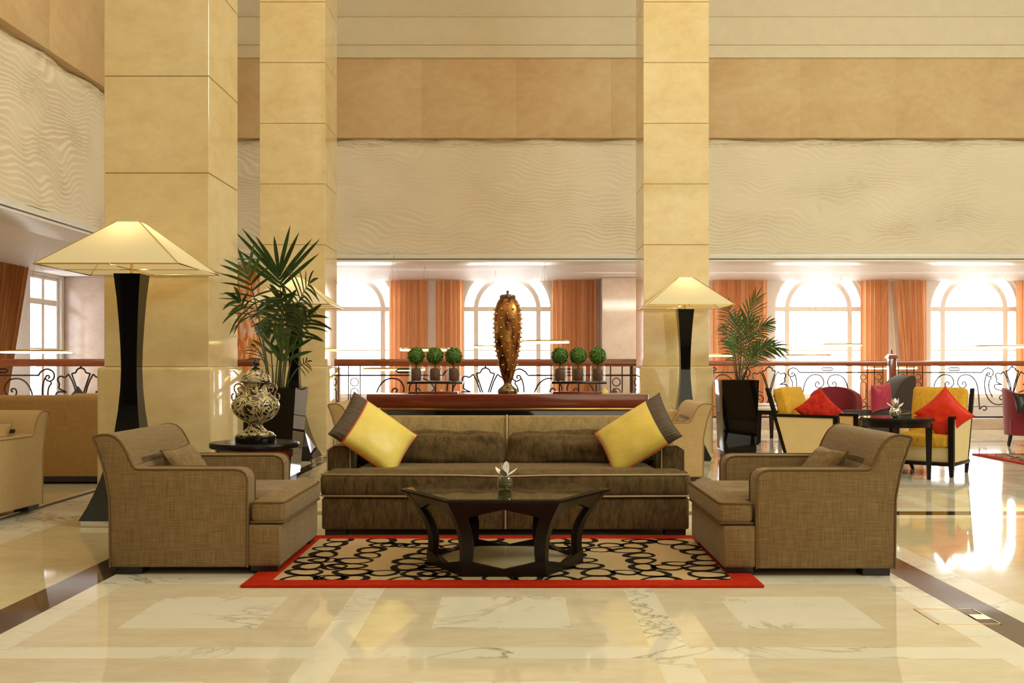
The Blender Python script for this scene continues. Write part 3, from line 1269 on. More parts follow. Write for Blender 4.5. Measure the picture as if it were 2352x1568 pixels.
SIDE = [cp(*p) for p in ((252, 1303), (251, 1220), (250, 1144), (243, 1105), (234, 1066), (222, 1030), (212, 1006), (217, 1001), (236, 997.5), (250, 998), (262, 1002), (275, 1013), (284, 1027), (292, 1042), (298, 1057), (304, 1069), (309, 1075), (316, 1077.5), (539, 1077.5), (553, 1080), (563, 1087), (568, 1100), (568, 1303))]
BACK = [cp(*p) for p in ((253, 1303), (252, 1220), (250.6, 1144), (243.6, 1105), (234.6, 1066), (222.6, 1030), (211.6, 1005.8), (217, 1000.2), (236, 996.7), (250, 997.2), (262, 1001.2), (275.6, 1012.5), (284.6, 1026.5), (292.6, 1041.5), (298.6, 1056.5), (305, 1069), (312, 1090), (322, 1160), (322, 1303))]


def make_armchair(fab, pip, name='armchair', fz=0.0):
    root = thing(name, 'x', 'armchair')
    W, A = .515, .168
    for s in (-1, 1):
        a = MB()
        y0, y1 = (W - A, W) if s > 0 else (-W, -W + A)
        a.prism(SIDE, 'y', y0, y1, .016, 3)
        ao = a.build('arm', M[fab], root, 50)
        pp = MB()
        for yy in (y0 + .002, y1 - .002):
            pts = [(x, yy, z) for (x, z) in (SIDE if abs(yy) > W - .05 else SIDE[17:])]
            pp.tube(pts, .0055, 5)
        pp.build('piping', M[pip], ao, 60)
    b = MB()
    b.prism(BACK[:16], 'y', -W + .020, W - .020, .0, 1)
    b.prism([BACK[0]] + BACK[14:], 'y', -W + A - .01, W - A + .01, .0, 1)
    b.build('backrest', M[fab], root, 50)
    bs = MB()
    xf = cp(645, 0)[0]
    xa = cp(569, 0)[0]
    bs.box(xa - .002, xf, -W, W, .045, .275, .018, 3)
    bs.box(cp(318, 0)[0], xa + .02, -W + A + .003, W - A - .003, .05, .275, .01, 2)
    bs.build('base', M[fab], root, 50)
    c = MB()
    xs_ = cp(316, 0)[0]
    g = .004
    out = [(xs_, -W + A + g), (xa + .012, -W + A + g), (xa + .012, -W + .004), (xf + .022, -W + .004), (xf + .022, W - .004), (xa + .012, W - .004), (xa + .012, W - A - g), (xs_, W - A - g)]
    c.prism(out, 'z', .279, .405, .035, 4, crown=.03)
    co = c.build('seat_cushion', M[fab], root, 60)
    pp = MB()
    for zq in (.396, .288):
        o2 = [(xs_, -W + A + g), (xa + .018, -W + A + g), (xa + .018, -W + .008), (xf + .004, -W + .008), (xf + .017, -W + .03), (xf + .017, W - .03), (xf + .004, W - .008), (xa + .018, W - .008), (xa + .018, W - A - g), (xs_, W - A - g)]
        pp.tube([(x, y, zq) for x, y in o2], .0055, 5)
    pp.build('piping', M[pip], co, 60)
    for (lx, ly) in ((SIDE[0][0] + .02, -W + .02), (SIDE[0][0] + .02, W - .14), (xf - .17, -W + .02), (xf - .17, W - .14)):
        f_ = MB()
        f_.box(lx, lx + .15, ly, ly + .12, fz if lx > 0 else 0, .05, .003)
        f_.build('leg', M['blackfoot'], root, 0)
    return root


ch = make_armchair('linen', 'pipe', fz=.0165)
CYM = 5.63 + .515
ch.location = (-1.83, CYM, 0)
ch['label'] = 'brown linen armchair at left of the rug, facing right'
ch['group'] = 'brown linen armchairs by the rug'
rc = dup(ch, (1.62, CYM - .04, 0), PI, 'brown linen armchair at right of the rug, facing left', 'brown linen armchairs by the rug')
tc_ = make_armchair('tan', 'tanpipe')
tc_.location = (1.39, 10.16 + .515, 0)
tc_.rotation_euler = (0, 0, PI)
tc_['label'] = 'pale tan armchair behind the right end of the sofa, facing left'
tc_['group'] = 'tan armchairs'
dup(tc_, (-1.39, 10.16 + .515, 0), 0, 'pale tan armchair half hidden behind the left sofa cushion, facing right', 'tan armchairs')
dup(tc_, (-4.30, 7.70, .022), -PI / 2 - .08, 'tan armchair cut off at the far left edge', 'tan armchairs')


# pillows ----------------------------------------------------------------------
def pillow_mesh(mb, w, h, t, n=16, mi_fn=None, wr=.0, seed=0, pinch=.10, ruffle=0.0):
    idx = {}
    vs = []
    for side in (1, -1):
        for i in range(n + 1):
            for j in range(n + 1):
                u, v = -1 + 2 * i / n, -1 + 2 * j / n
                if side < 0 and (i in (0, n) or j in (0, n)):
                    idx[(side, i, j)] = idx[(1, i, j)]
                    continue
                x = u * w / 2 * (1 - pinch * (1 - v * v) * u * u)
                y = v * h / 2 * (1 - pinch * (1 - u * u) * v * v)
                f_ = max(0, (1 - u ** 2)) ** .5 * max(0, (1 - v ** 2)) ** .5
                f_ = f_ ** .8
                z = side * t / 2 * f_
                if wr:
                    z += side * wr * f_ * mnoise.noise(Vector((u * 3 + seed, v * 3, side)))
                idx[(side, i, j)] = len(vs)
                vs.append((x, y, z))
    fa, fb = [], []
    for side in (1, -1):
        for i in range(n):
            for j in range(n):
                q = [idx[(side, i, j)], idx[(side, i + 1, j)], idx[(side, i + 1, j + 1)], idx[(side, i, j + 1)]]
                if side < 0:
                    q.reverse()
                u = -1 + 2 * (i + .5) / n
                (fb if (mi_fn and mi_fn(u)) else fa).append(tuple(q))
    edge = [vs[idx[(1, i, 0)]] for i in range(n)] + [vs[idx[(1, n, j)]] for j in range(n)] + [vs[idx[(1, n - i, n)]] for i in range(n)] + [vs[idx[(1, 0, n - j)]] for j in range(n)]
    return vs, fa, fb, edge, idx


def simple_pillow(label, cat, w, h, t, mat, pipe, matrix, group=None, name='throw_pillow'):
    vs, fa, fb, edge, idx = pillow_mesh(None, w, h, t, 16, None, .02, w * 17)
    root = bpy.data.objects.new(name, None)
    COL.objects.link(root)
    tag(root, label, cat, group)
    root.matrix_world = matrix
    MB().add(vs, fa).build('pillow_cover', M[mat], root, 80)
    if pipe:
        MB().tube(edge, .005, 5, True).build('piping', M[pipe], root, 60)
    return root


def frame(center, xdir, ydir):
    x = Vector(xdir).normalized()
    z = x.cross(Vector(ydir)).normalized()
    y = z.cross(x)
    m = Matrix((x, y, z)).transposed().to_4x4()
    m.translation = Vector(center)
    return m


# lumbar pillows on the brown chairs (lean on the backrest)
simple_pillow('small brown linen pillow on the left armchair', 'pillow', .50, .30, .13, 'linen', 'pipe', frame((-1.985, 6.16, .535), (0, 1, 0), (-.55, 0, .8)), 'small pillows on the armchairs')
simple_pillow('small brown linen pillow on the right armchair', 'pillow', .50, .30, .13, 'linen', 'pipe', frame((1.775, 6.08, .535), (0, -1, 0), (.55, 0, .8)), 'small pillows on the armchairs')
simple_pillow('small tan pillow on the tan chair behind the right end of the sofa', 'pillow', .42, .30, .13, 'tan', 'tanpipe', frame((1.52, 10.5, .57), (0, -1, 0), (.42, 0, .8)), 'small pillows on the armchairs')
simple_pillow('small tan pillow on the chair at the far left edge', 'pillow', .42, .30, .13, 'tan', 'tanpipe', frame((-4.12, 7.84, .57), (1, .1, 0), (0, .42, .8)), 'small pillows on the armchairs')


def banded_pillow(label, w, h, t, matrix, group):
    """yellow panel, pleated brown band along the -x side, red piping on the seam"""
    n = 20
    vs, fa, fb, edge, idx = pillow_mesh(None, w, h, t, n, lambda u: u < -.55, .005, w * 9, .07)
    root = bpy.data.objects.new('throw_pillow', None)
    COL.objects.link(root)
    tag(root, label, 'cushion', group)
    root.matrix_world = matrix
    for fcs, nm, mt in ((fa, 'yellow_panel', 'yellow'), (fb, 'brown_band', 'brownband')):
        us = sorted({i for f_ in fcs for i in f_})
        mp2 = {o: k for k, o in enumerate(us)}
        MB().add([vs[i] for i in us], [tuple(mp2[i] for i in f_) for f_ in fcs]).build(nm, M[mt], root, 80)
    ib = next(i for i in range(n) if -1 + 2 * (i + .5) / n >= -.55)
    seam = [Vector(vs[idx[(1, ib, j)]]) + Vector((0, 0, .002)) for j in range(n + 1)]
    MB().tube(seam, .0055, 5).build('seam_piping', M['redpipe'], root, 60)
    MB().tube([e for e in edge if e[0] > vs[idx[(1, ib, 0)]][0] - .01], .005, 5).build('edge_piping', M['redpipe'], root, 60)
    for k in range(0):
        pass
    return root


# ------------------------------------------------------------------ sofa
SX = -.10


def make_sofa():
    root = thing('sofa', 'x', 'sofa')
    hw = 1.235
    # local: x lateral, y depth (0 at the base front, + to the back), z up
    b = MB()
    b.box(-hw, -.003, 0, .86, .045, .258, .016, 3)
    b.box(.003, hw, 0, .86, .045, .258, .016, 3)
    b.build('base', M['velvet'], root, 50)
    MB().tube([(0, -.004, .05), (0, -.004, .255)], .006, 6).build('front_seam', M['velvet_pipe'], root, 60)
    s = MB()
    A = .155
    out = [(-hw - .012, -.02), (hw + .012, -.02), (hw + .012, .20), (hw - A - .004, .20), (hw - A - .004, .66), (-hw + A + .004, .66), (-hw + A + .004, .20), (-hw - .012, .20)]
    s.prism(out, 'z', .262, .425, .045, 4, crown=.02)
    so_ = s.build('seat_cushion', M['velvet'], root, 60)
    pp = MB()
    for zq in (.415, .272):
        pp.tube([(-hw - .004, .19, zq), (-hw - .004, .02, zq), (-hw + .015, -.008, zq), (-.3, -.016, zq - .004), (0, -.018, zq - .012), (.3, -.016, zq - .004), (hw - .015, -.008, zq), (hw + .004, .02, zq), (hw + .004, .19, zq)], .007, 6)
    pp.build('piping', M['velvet_pipe'], so_, 60)
    for sg in (-1, 1):
        a = MB()
        x0, x1 = (hw - A, hw) if sg > 0 else (-hw, -hw + A)
        prof = [(.21, .10), (.21, .53), (.225, .575), (.26, .60), (.80, .60), (.80, .10)]
        # arm with a rounded outer shoulder
        cross = [(x0, .10), (x0, .578), (x0 + .02, .592), (x0 + .07, .592), (x1 - .05 if sg > 0 else x0 + .05, .592), (x1, .56), (x1, .10)] if sg > 0 else [(x0, .10), (x0, .56), (x0 + .05, .592), (x1 - .02, .592), (x1, .578), (x1, .10)]
        a.prism([(p[0], p[1]) for p in cross], 'y', .215, .84, .02, 3)
        ao = a.build('arm', M['velvet'], root, 50)
        p2 = MB()
        p2.tube([(p[0] + (.001 if p[0] == x1 else -.001 if p[0] == x0 else 0), .219, p[1] + .001) for p in cross], .006, 6)
        p2.build('piping', M['velvet_pipe'], ao, 60)
    for sg in (-1, 1):
        bk = MB()
        x0, x1 = (-hw + .03, -.006) if sg < 0 else (.006, hw - .03)
        bk.prism([(.66, .10), (.70, .60), (.75, .757), (.78, .772), (.83, .772), (.86, .755), (.86, .10)], 'x', x0, x1, .014, 3)
        bk.build('backrest', M['velvet_pale'], root, 50)
    MB().tube([(0, .655, .42), (0, .694, .60), (0, .742, .757), (0, .775, .775)], .008, 6).build('back_seam', M['velvet_pipe'], root, 60)
    for sg in (-1, 1):
        c = MB()
        x0, x1 = (-hw + A + .012, -.012) if sg < 0 else (.012, hw - A - .012)
        Mx = Matrix.Translation(Vector((0, .60, .43))) @ Matrix.Rotation(-.22, 4, 'X') @ Matrix.Translation(Vector((0, -.60, -.43)))
        c.soft(x0, x1, .50, .645, .40, .655, .05, (.01, .05, .015), 26, .028, 5.0, 3.0 * sg, M=Mx, nscale=(.9, 1, 2.2))
        co = c.build('back_cushion', M['velvet'], root, 80)
    for (fx, fy) in ((-hw + .02, .02), (hw - .16, .02), (-hw + .02, .72), (hw - .16, .72)):
        f_ = MB()
        f_.box(fx, fx + .14, fy, fy + .12, 0, .05, .003)
        f_.build('leg', M['blackfoot'], root, 0)
    return root


sofa = make_sofa()
sofa.location = (SX, 6.90, 0)
sofa['label'] = 'long olive brown velvet sofa facing the camera behind the coffee table'
sofa['group'] = 'velvet sofas'
dup(sofa, (SX + .02, 9.42, 0), PI, 'second velvet sofa hidden behind the console, its back turned to us', 'velvet sofas')

YP = 7.19
c1 = P(858, 998, YP)
banded_pillow('yellow silk cushion with a brown pleated edge at the left end of the sofa', .555, .425, .17,
              frame((c1.x, YP, c1.z), (.108, .03, -.080), (.071, .10, .073)), 'yellow cushions on the sofa')
c2 = P(1464, 998, YP)
banded_pillow('yellow silk cushion with a brown pleated edge at the right end of the sofa', .555, .425, .17,
              frame((c2.x, YP, c2.z), (-.112, .03, -.074), (-.066, .10, .078)), 'yellow cushions on the sofa')
# flip: the piping face must look at the camera; handled by the frames' handedness
# cushions of the hidden sofa peeking above the console
for (px, py, mt, lb, w_, an) in ((980, 902, 'brownband', 'brown cushion tip showing above the console, left of centre', .34, .5),
                                 (1012, 906, 'yellow', 'pale yellow cushion tip showing above the console, left of centre', .34, .8),
                                 (1392, 906, 'yellow', 'pale yellow cushion tip showing above the console at right', .36, .8),
                                 (1414, 901, 'brownband', 'brown cushion tip showing above the console at right', .34, .9)):
    q = P(px, py, 8.98)
    simple_pillow(lb, 'cushion', w_, w_, .12, mt, None, frame((q.x, 8.98 + (.13 if mt == 'yellow' else -.06), q.z - .19), (math.cos(an), 0, math.sin(an)), (-math.sin(an), -.2, math.cos(an))), 'cushions behind the console')

# ------------------------------------------------------------------ console behind the sofa
cz0, czt = .855, .925
con = thing('console_table', 'dark red mahogany console behind the sofa carrying the bronze vase', 'console table', (SX, 8.25, 0))
b = MB()
b.box(-1.095, 1.095, -.27, .27, .818, .922, .006)
b.build('table_top', M['mahogany'], con, 30)
b = MB()
b.box(-.99, .99, -.25, .25, .795, .8175, .002)
b.build('gilt_strip', M['brass'], con, 30)
b = MB()
b.box(-.985, .985, -.245, .245, .05, .795, .004)
b.build('cabinet', M['black'], con, 30)
b = MB()
b.box(-.94, .94, -.21, .21, 0, .05)
b.build('plinth', M['blackfoot'], con, 30)
CTZ = .922


# bronze studded vase
def bronze_vase():
    px, Y = 1166, 8.22
    s = Y / FPX
    z0 = CTZ

    def zpx(y):
        return (903 - y) * s
    root = thing('bronze_vase', 'tall bronze vase covered in gold studs on the console', 'vase', ((px - VX) * s, Y, z0))
    prof = [(13, 868), (15, 860), (19, 845), (24, 820), (28.5, 795), (31, 770), (32.2, 745), (31.5, 725), (29, 708), (25, 695), (21, 688), (18, 685)]
    body = MB()
    body.lathe([(r * s, zpx(y)) for r, y in prof], n=40)
    bo = body.build('body', M['bronze'], root, 60)
    lid = MB()
    lid.lathe([(r * s, zpx(y)) for r, y in ((18, 685.5), (19, 683), (18, 678), (14, 676), (4, 675), (3, 671), (4, 668), (1, 666))], n=32)
    lid.build('lid', M['antique'], root, 50)
    ft = MB()
    ft.lathe([(r * s, zpx(y)) for r, y in ((22, 903), (23, 899), (22, 893), (18, 890), (10, 883), (9, 878), (11, 872), (13.5, 868))], n=32)
    ft.build('foot', M['antique'], root, 50)
    def rad(y):
        for (r0, y0), (r1, y1) in zip(prof, prof[1:]):
            if y1 <= y <= y0:
                return r0 + (r1 - r0) * (y0 - y) / (y0 - y1)
        return 18
    st0 = MB().lathe([(.0085, -.002), (.0095, .005), (.007, .012), (.001, .018)], n=8)
    proto = None
    row, cnt, y = 0, 0, 848.0
    while y > 692 and cnt < 99:
        r = rad(y)
        k_n = 7 if r > 24 else 6
        for k in range(k_n):
            if cnt >= 99:
                break
            a = 2 * PI * (k + .5 * (row % 2)) / k_n - PI / 2
            d = Vector((math.cos(a), math.sin(a), 0))
            if proto is None:
                proto = o = st0.build('stud', M['brass'], bo, 60)
            else:
                o = proto.copy()
                COL.objects.link(o)
            o.location = d * (r * s - .002) + Vector((0, 0, zpx(y)))
            o.rotation_euler = (0, PI / 2, a)
            cnt += 1
        y -= 10.6
        row += 1
    return root


bronze_vase()


# topiaries on risers
def riser(cx, label):
    root = thing('display_riser', label, 'stand', (cx, 8.22, CTZ), 0, 'risers under the topiaries')
    s = 8.22 / FPX
    b_ = MB()
    b_.box(-60 * s, 52 * s, -.075, .075, 0, .017, .002)
    b_.build('base_board', M['mahogany'], root, 30)
    t = MB()
    t.box(-63 * s, 63 * s, -.065, .065, .078, .096, .002)
    t.build('shelf', M['black'], root, 30)
    for x in (-44, 0, 40):
        MB().tube([(x * s, 0, .017), (x * s, 0, .078)], .006, 8).build('leg', M['black'], root, 60)
    return root


riser(P(1000, 0, 8.22).x, 'black riser shelf under the three left topiaries')
riser(P(1329, 0, 8.22).x, 'black riser shelf under the three right topiaries')


def make_topiary():
    s = 8.22 / FPX
    root = thing('topiary', 'x', 'topiary')
    v = MB()
    ro, h = 17 * s, 39 * s
    v.lathe([(ro, 0), (ro, h), (ro - .003, h), (ro - .003, .006), (.002, .006)], n=28)
    v.build('glass_vase', M['clear'], root, 50)
    p_ = MB()
    p_.lathe([(10.5 * s, .007), (11.5 * s, .012), (11.5 * s, .085), (10.2 * s, .10), (6 * s, .107)], n=20)
    p_.build('pebble_fill', M['pebble'], root, 50)
    MB().tube([(0, 0, .10), (0, 0, h + .03)], .006, 6).build('trunk', M['stem'], root, 60)
    bl = MB()
    R_ = 20.0 * s
    cz_ = 39 * s + 20 * s
    rn = random.Random(3)
    for k in range(900):
        a = rn.uniform(0, 2 * PI)
        zc = rn.uniform(-1, 1)
        d = Vector((math.sqrt(1 - zc * zc) * math.cos(a), math.sqrt(1 - zc * zc) * math.sin(a), zc))
        c_ = d * R_ * rn.uniform(.84, 1.0) + Vector((0, 0, cz_))
        t1 = d.orthogonal().normalized()
        t2 = d.cross(t1)
        an = rn.uniform(0, 2 * PI)
        e1 = (t1 * math.cos(an) + t2 * math.sin(an)) * .009 + d * rn.uniform(.0, .009)
        e2 = (t2 * math.cos(an) - t1 * math.sin(an)) * .005
        bl.add([c_ - e1, c_ + e2, c_ + e1, c_ - e2], [(0, 1, 2, 3)])
    bl.lathe([(R_ * .86 * math.sin(PI * k / 10) + .0005, cz_ - R_ * .86 * math.cos(PI * k / 10)) for k in range(11)], n=20)
    bl.build('leaf_ball', M['box'], root, 0)
    return root


top0 = make_topiary()
TL = ['leftmost', 'middle', 'right one']
for i, px in enumerate((956, 999, 1042)):
    lb = 'clipped green ball topiary in clear glass, %s of the three left of the vase' % TL[i]
    loc = (P(px, 0, 8.22).x, 8.22, CTZ + .096)
    if i == 0:
        top0.location = loc
        top0['label'] = lb
        top0['group'] = 'ball topiaries on the console'
    else:
        dup(top0, loc, i * 1.1, lb, 'ball topiaries on the console')
for i, px in enumerate((1286, 1328, 1373)):
    dup(top0, (P(px, 0, 8.22).x, 8.22, CTZ + .096), .4 + i * 1.3, 'clipped green ball topiary in clear glass, %s of the three right of the vase' % ['leftmost', 'middle', 'rightmost'][i], 'ball topiaries on the console')

# ------------------------------------------------------------------ coffee table
ct = thing('coffee_table', 'dark hexagonal coffee table with smoked glass top on the rug', 'coffee table', (-.088, 5.90, .0155))
RTOP, RBOT, HT = .60, .445, .425


def hexp(r, k, z):
    a = PI / 3 * k
    return Vector((r * math.cos(a), r * math.sin(a), z))


b = MB()
b.add([hexp(RTOP, k, HT - .014) for k in range(6)] + [hexp(RTOP, k, HT - .001) for k in range(6)], [tuple(range(6))[::-1], tuple(range(6, 12))] + [(k, (k + 1) % 6, 6 + (k + 1) % 6, 6 + k) for k in range(6)])
b.build('top_frame', M['espresso'], ct, 0)
b = MB()
b.add([hexp(RTOP - .03, k, HT - .0008) for k in range(6)] + [hexp(RTOP - .03, k, HT + .002) for k in range(6)], [tuple(range(6))[::-1], tuple(range(6, 12))] + [(k, (k + 1) % 6, 6 + (k + 1) % 6, 6 + k) for k in range(6)])
b.build('glass_top', M['smoke'], ct, 0)


def rad_at(z):
    # leg radius profile: slopes in, then straightens (bowed)
    t = max(0, min(1, (z - .05) / (HT - .064)))
    return RBOT + (RTOP - .012 - RBOT) * (t ** 1.7) - .03 * math.sin(PI * t)


for k in range(6):
    # apron panel per side, its lower edge rising in an inverted V
    a = MB()
    n = 12
    vs, fs = [], []
    for i in range(n + 1):
        u = i / n
        ztop = HT - .014
        zlow = HT - .014 - (.105 - .065 * (1 - abs(2 * u - 1)))
        for dr in (0, -.03):
            for z in (ztop, zlow):
                r = rad_at(z) + dr
                p0, p1 = hexp(r, k, z), hexp(r, k + 1, z)
                vs.append(p0.lerp(p1, u))
    for i in range(n):
        o, q = i * 4, (i + 1) * 4
        fs += [(o, q, q + 1, o + 1), (o + 2, o + 3, q + 3, q + 2), (o + 1, q + 1, q + 3, o + 3), (o, o + 2, q + 2, q)]
    a.add(vs, fs)
    a.build('apron', M['espresso'], ct, 0)
    # bottom rail with a dipping V
    a = MB()
    vs, fs = [], []
    for i in range(n + 1):
        u = i / n
        zlow, ztop = 0.0, .082 - .045 * (1 - abs(2 * u - 1))
        for dr in (0, -.035):
            for z in (ztop, zlow):
                r = RBOT + dr + .004
                vs.append(hexp(r, k, z).lerp(hexp(r, k + 1, z), u))
    for i in range(n):
        o, q = i * 4, (i + 1) * 4
        fs += [(o, q, q + 1, o + 1), (o + 2, o + 3, q + 3, q + 2), (o + 1, q + 1, q + 3, o + 3), (o, o + 2, q + 2, q)]
    a.add(vs, fs)
    a.build('bottom_rail', M['espresso'], ct, 0)
    # curved leg at the corner
    l = MB()
    vs, fs = [], []
    m_ = 14
    ang = PI / 3 * k
    rd = Vector((math.cos(ang), math.sin(ang), 0))
    tn = Vector((-math.sin(ang), math.cos(ang), 0))
    for i in range(m_ + 1):
        z = .0 + (HT - .016) * i / m_
        r = rad_at(z)
        w = .037 + .020 * (i / m_)
        for (dr, dt) in ((.004, 0), (-.028, w), (-.058, w * .72), (-.058, -w * .72), (-.028, -w)):
            vs.append(rd * (r + dr) + tn * dt + Vector((0, 0, z)))
    for i in range(m_):
        for q in range(5):
            fs.append((i * 5 + q, i * 5 + (q + 1) % 5, (i + 1) * 5 + (q + 1) % 5, (i + 1) * 5 + q))
    fs += [(4, 3, 2, 1, 0), tuple(m_ * 5 + q for q in range(5))]
    l.add(vs, fs)
    l.build('leg', M['espresso'], ct, 40)
b = MB()
b.add([hexp(RBOT - .03, k, .022) for k in range(6)] + [hexp(RBOT - .03, k, .034) for k in range(6)], [tuple(range(6))[::-1], tuple(range(6, 12))] + [(k, (k + 1) % 6, 6 + (k + 1) % 6, 6 + k) for k in range(6)])
b.build('lower_shelf', M['mirrorbeige'], ct, 0)


def petal_mesh(L, w, curl=.3):
    vs, fs = [], []
    n = 7
    for i in range(n + 1):
        t = i / n
        ww_ = w * math.sin(PI * min(1, .08 + t * .92)) ** .8
        z = curl * L * t * t
        for u in (-1, 0, 1):
            vs.append((t * L, u * ww_, z - abs(u) * ww_ * .25 + ww_ * .25))
    for i in range(n):
        for j in range(2):
            fs.append((i * 3 + j, (i + 1) * 3 + j, (i + 1) * 3 + j + 1, i * 3 + j + 1))
    return vs, fs


def flower_bowl(label, loc, r, mat, flower, seed, inner=True):
    root = thing('flower_bowl', label, 'flower bowl', loc)
    b_ = MB()
    prof = [(.45 * r, 0), (.75 * r, .12 * r), (1.0 * r, .7 * r), (.98 * r, 1.05 * r), (.8 * r, 1.5 * r), (.66 * r, 1.68 * r), (.62 * r, 1.66 * r), (.76 * r, 1.45 * r), (.93 * r, 1.05 * r), (.94 * r, .7 * r), (.7 * r, .18 * r), (.02, .10 * r)]
    b_.lathe(prof, n=32)
    b_.build('bowl', M[mat], root, 60)
    if inner:
        c_ = MB()
        rn = random.Random(seed)
        for k in range(7):
            pts = []
            ph = rn.uniform(0, 6)
            tl = rn.uniform(-.5, .5)
            for i in range(22):
                a = ph + i * .3
                pts.append((.72 * r * math.cos(a), .72 * r * math.sin(a), r * (.35 + .13 * k) + tl * .25 * r * math.sin(a * 1.0)))
            c_.tube(pts, .09 * r, 5)
        c_.build('coiled_leaves', M['greenleaf'], root, 60)
    rn = random.Random(seed + 1)
    for k in range(6):
        vs, fs = petal_mesh(flower, flower * .24, .18)
        a = 2 * PI * k / 6 + .3
        el = (.35, 1.05)[k % 2] + rn.uniform(-.1, .1)
        Mx = Matrix.Translation((0, 0, 1.55 * r)) @ Matrix.Rotation(a, 4, 'Z') @ Matrix.Rotation(-el, 4, 'Y')
        m_ = MB()
        m_.add([Mx @ Vector(v) for v in vs], fs)
        o = m_.build('petal', M['petal'], root, 80)
    h = MB()
    h.lathe([(.001, 1.6 * r), (.13 * flower, 1.68 * r), (.10 * flower, 1.6 * r + .22 * flower), (.002, 1.6 * r + .28 * flower)], n=12)
    h.build('flower_center', M['pinkc'], root, 60)
    return root


flower_bowl('glass bowl of coiled leaves with one white lily on the coffee table', (-.088, 5.86, .0155 + HT + .003), .047, 'clear', .088, 4)


# ------------------------------------------------------------------ floor lamps
def make_lamp():
    root = thing('floor_lamp', 'x', 'floor lamp')
    b_ = MB()
    b_.box(-.265, .265, -.265, .265, 0, .045, .004)
    b_.build('base_plate', M['chrome'], root, 30)
    prof = [(.275, .046), (.235, .13), (.20, .22), (.165, .33), (.14, .43), (.112, .54), (.092, .66), (.073, .82), (.061, .98), (.057, 1.12), (.060, 1.28), (.068, 1.45), (.080, 1.64), (.097, 1.815)]
    l = MB()
    l.loft4(prof)
    l.build('body', M['blackglass'], root, 25)
    MB().tube([(0, 0, 1.81), (0, 0, 1.935)], .012, 10).build('pole', M['brass'], root, 60)
    bu = MB()
    bu.lathe([(.018, 1.93), (.026, 1.935), (.026, 1.975), (.016, 1.98)], n=16)
    bu.build('socket', M['brass'], root, 60)
    bu = MB()
    bu.lathe([(.012, 1.98), (.030, 2.0), (.034, 2.02), (.026, 2.045), (.004, 2.055)], n=16)
    bu.build('bulb', M['bulb'], root, 60)
    s = MB()
    # hollow square shade
    hx, hy, tx, ty, z0, z1 = .50, .47, .083, .075, 1.85, 2.193
    th = .006
    o_ = [(-hx, -hy, z0), (hx, -hy, z0), (hx, hy, z0), (-hx, hy, z0), (-tx, -ty, z1), (tx, -ty, z1), (tx, ty, z1), (-tx, ty, z1)]
    fs = [(0, 1, 5, 4), (1, 2, 6, 5), (2, 3, 7, 6), (3, 0, 4, 7), (4, 5, 6, 7)]
    s.add(o_, fs)
    s.build('lamp_shade', M['shade'], root, 0)
    w = MB()
    w.tube([o_[0], o_[1], o_[2], o_[3]], .006, 5, True)
    for k in range(4):
        w.tube([o_[k], o_[k + 4]], .004, 5)
    w.tube([(-hx, 0, z0), (hx, 0, z0)], .003, 4)
    w.tube([(0, -hy, z0), (0, hy, z0)], .003, 4)
    w.build('shade_frame', M['brass'], root, 60)
    return root


lamp = make_lamp()
LAMPS = [(-2.855, 7.55, 'tall black waisted lamp with a wide square shade behind the left armchair'),
         (1.97, 12.30, 'waisted lamp with a square shade in front of the right column'),
         (-2.70, 12.30, 'waisted lamp mostly hidden behind the tall palm')]
for i, (x, y, lb) in enumerate(LAMPS):
    if i == 0:
        lamp.location = (x, y, 0)
        lamp['label'] = lb
        lamp['group'] = 'square shaded floor lamps'
    else:
        dup(lamp, (x, y, 0), 0, lb, 'square shaded floor lamps')
    pd = bpy.data.lights.new('lamp_glow', 'POINT')
    pd.energy = 14
    pd.color = (1, .74, .38)
    pd.shadow_soft_size = .04
    po = bpy.data.objects.new('lamp_glow', pd)
    COL.objects.link(po)
    po.location = (x, y, 2.025)

# ------------------------------------------------------------------ side table and urn
TX, TY, TH = P(585, 0, 7.28).x, 7.28, .605
stb = thing('side_table', 'round dark side table beside the left armchair holding the painted urn', 'side table', (TX, TY, 0))
b = MB()
b.lathe([(.30, TH - .04), (.31, TH - .035), (.312, TH - .01), (.305, TH)], n=48)
b.build('table_top', M['espresso'], stb, 40)
b = MB()
b.lathe([(.27, TH - .10), (.27, TH - .0405)], n=40)
b.build('apron', M['mahogany'], stb, 40)
for k in range(4):
    a = PI / 4 + k * PI / 2
    d = Vector((math.cos(a), math.sin(a), 0))
    l = MB()
    l.tube([d * .24 + Vector((0, 0, TH - .1)), d * .25 + Vector((0, 0, .4)), d * .26 + Vector((0, 0, .2)), d * .30 + Vector((0, 0, .015))], [.03, .026, .02, .016], 8)
    l.build('leg', M['mahogany'], stb, 60)


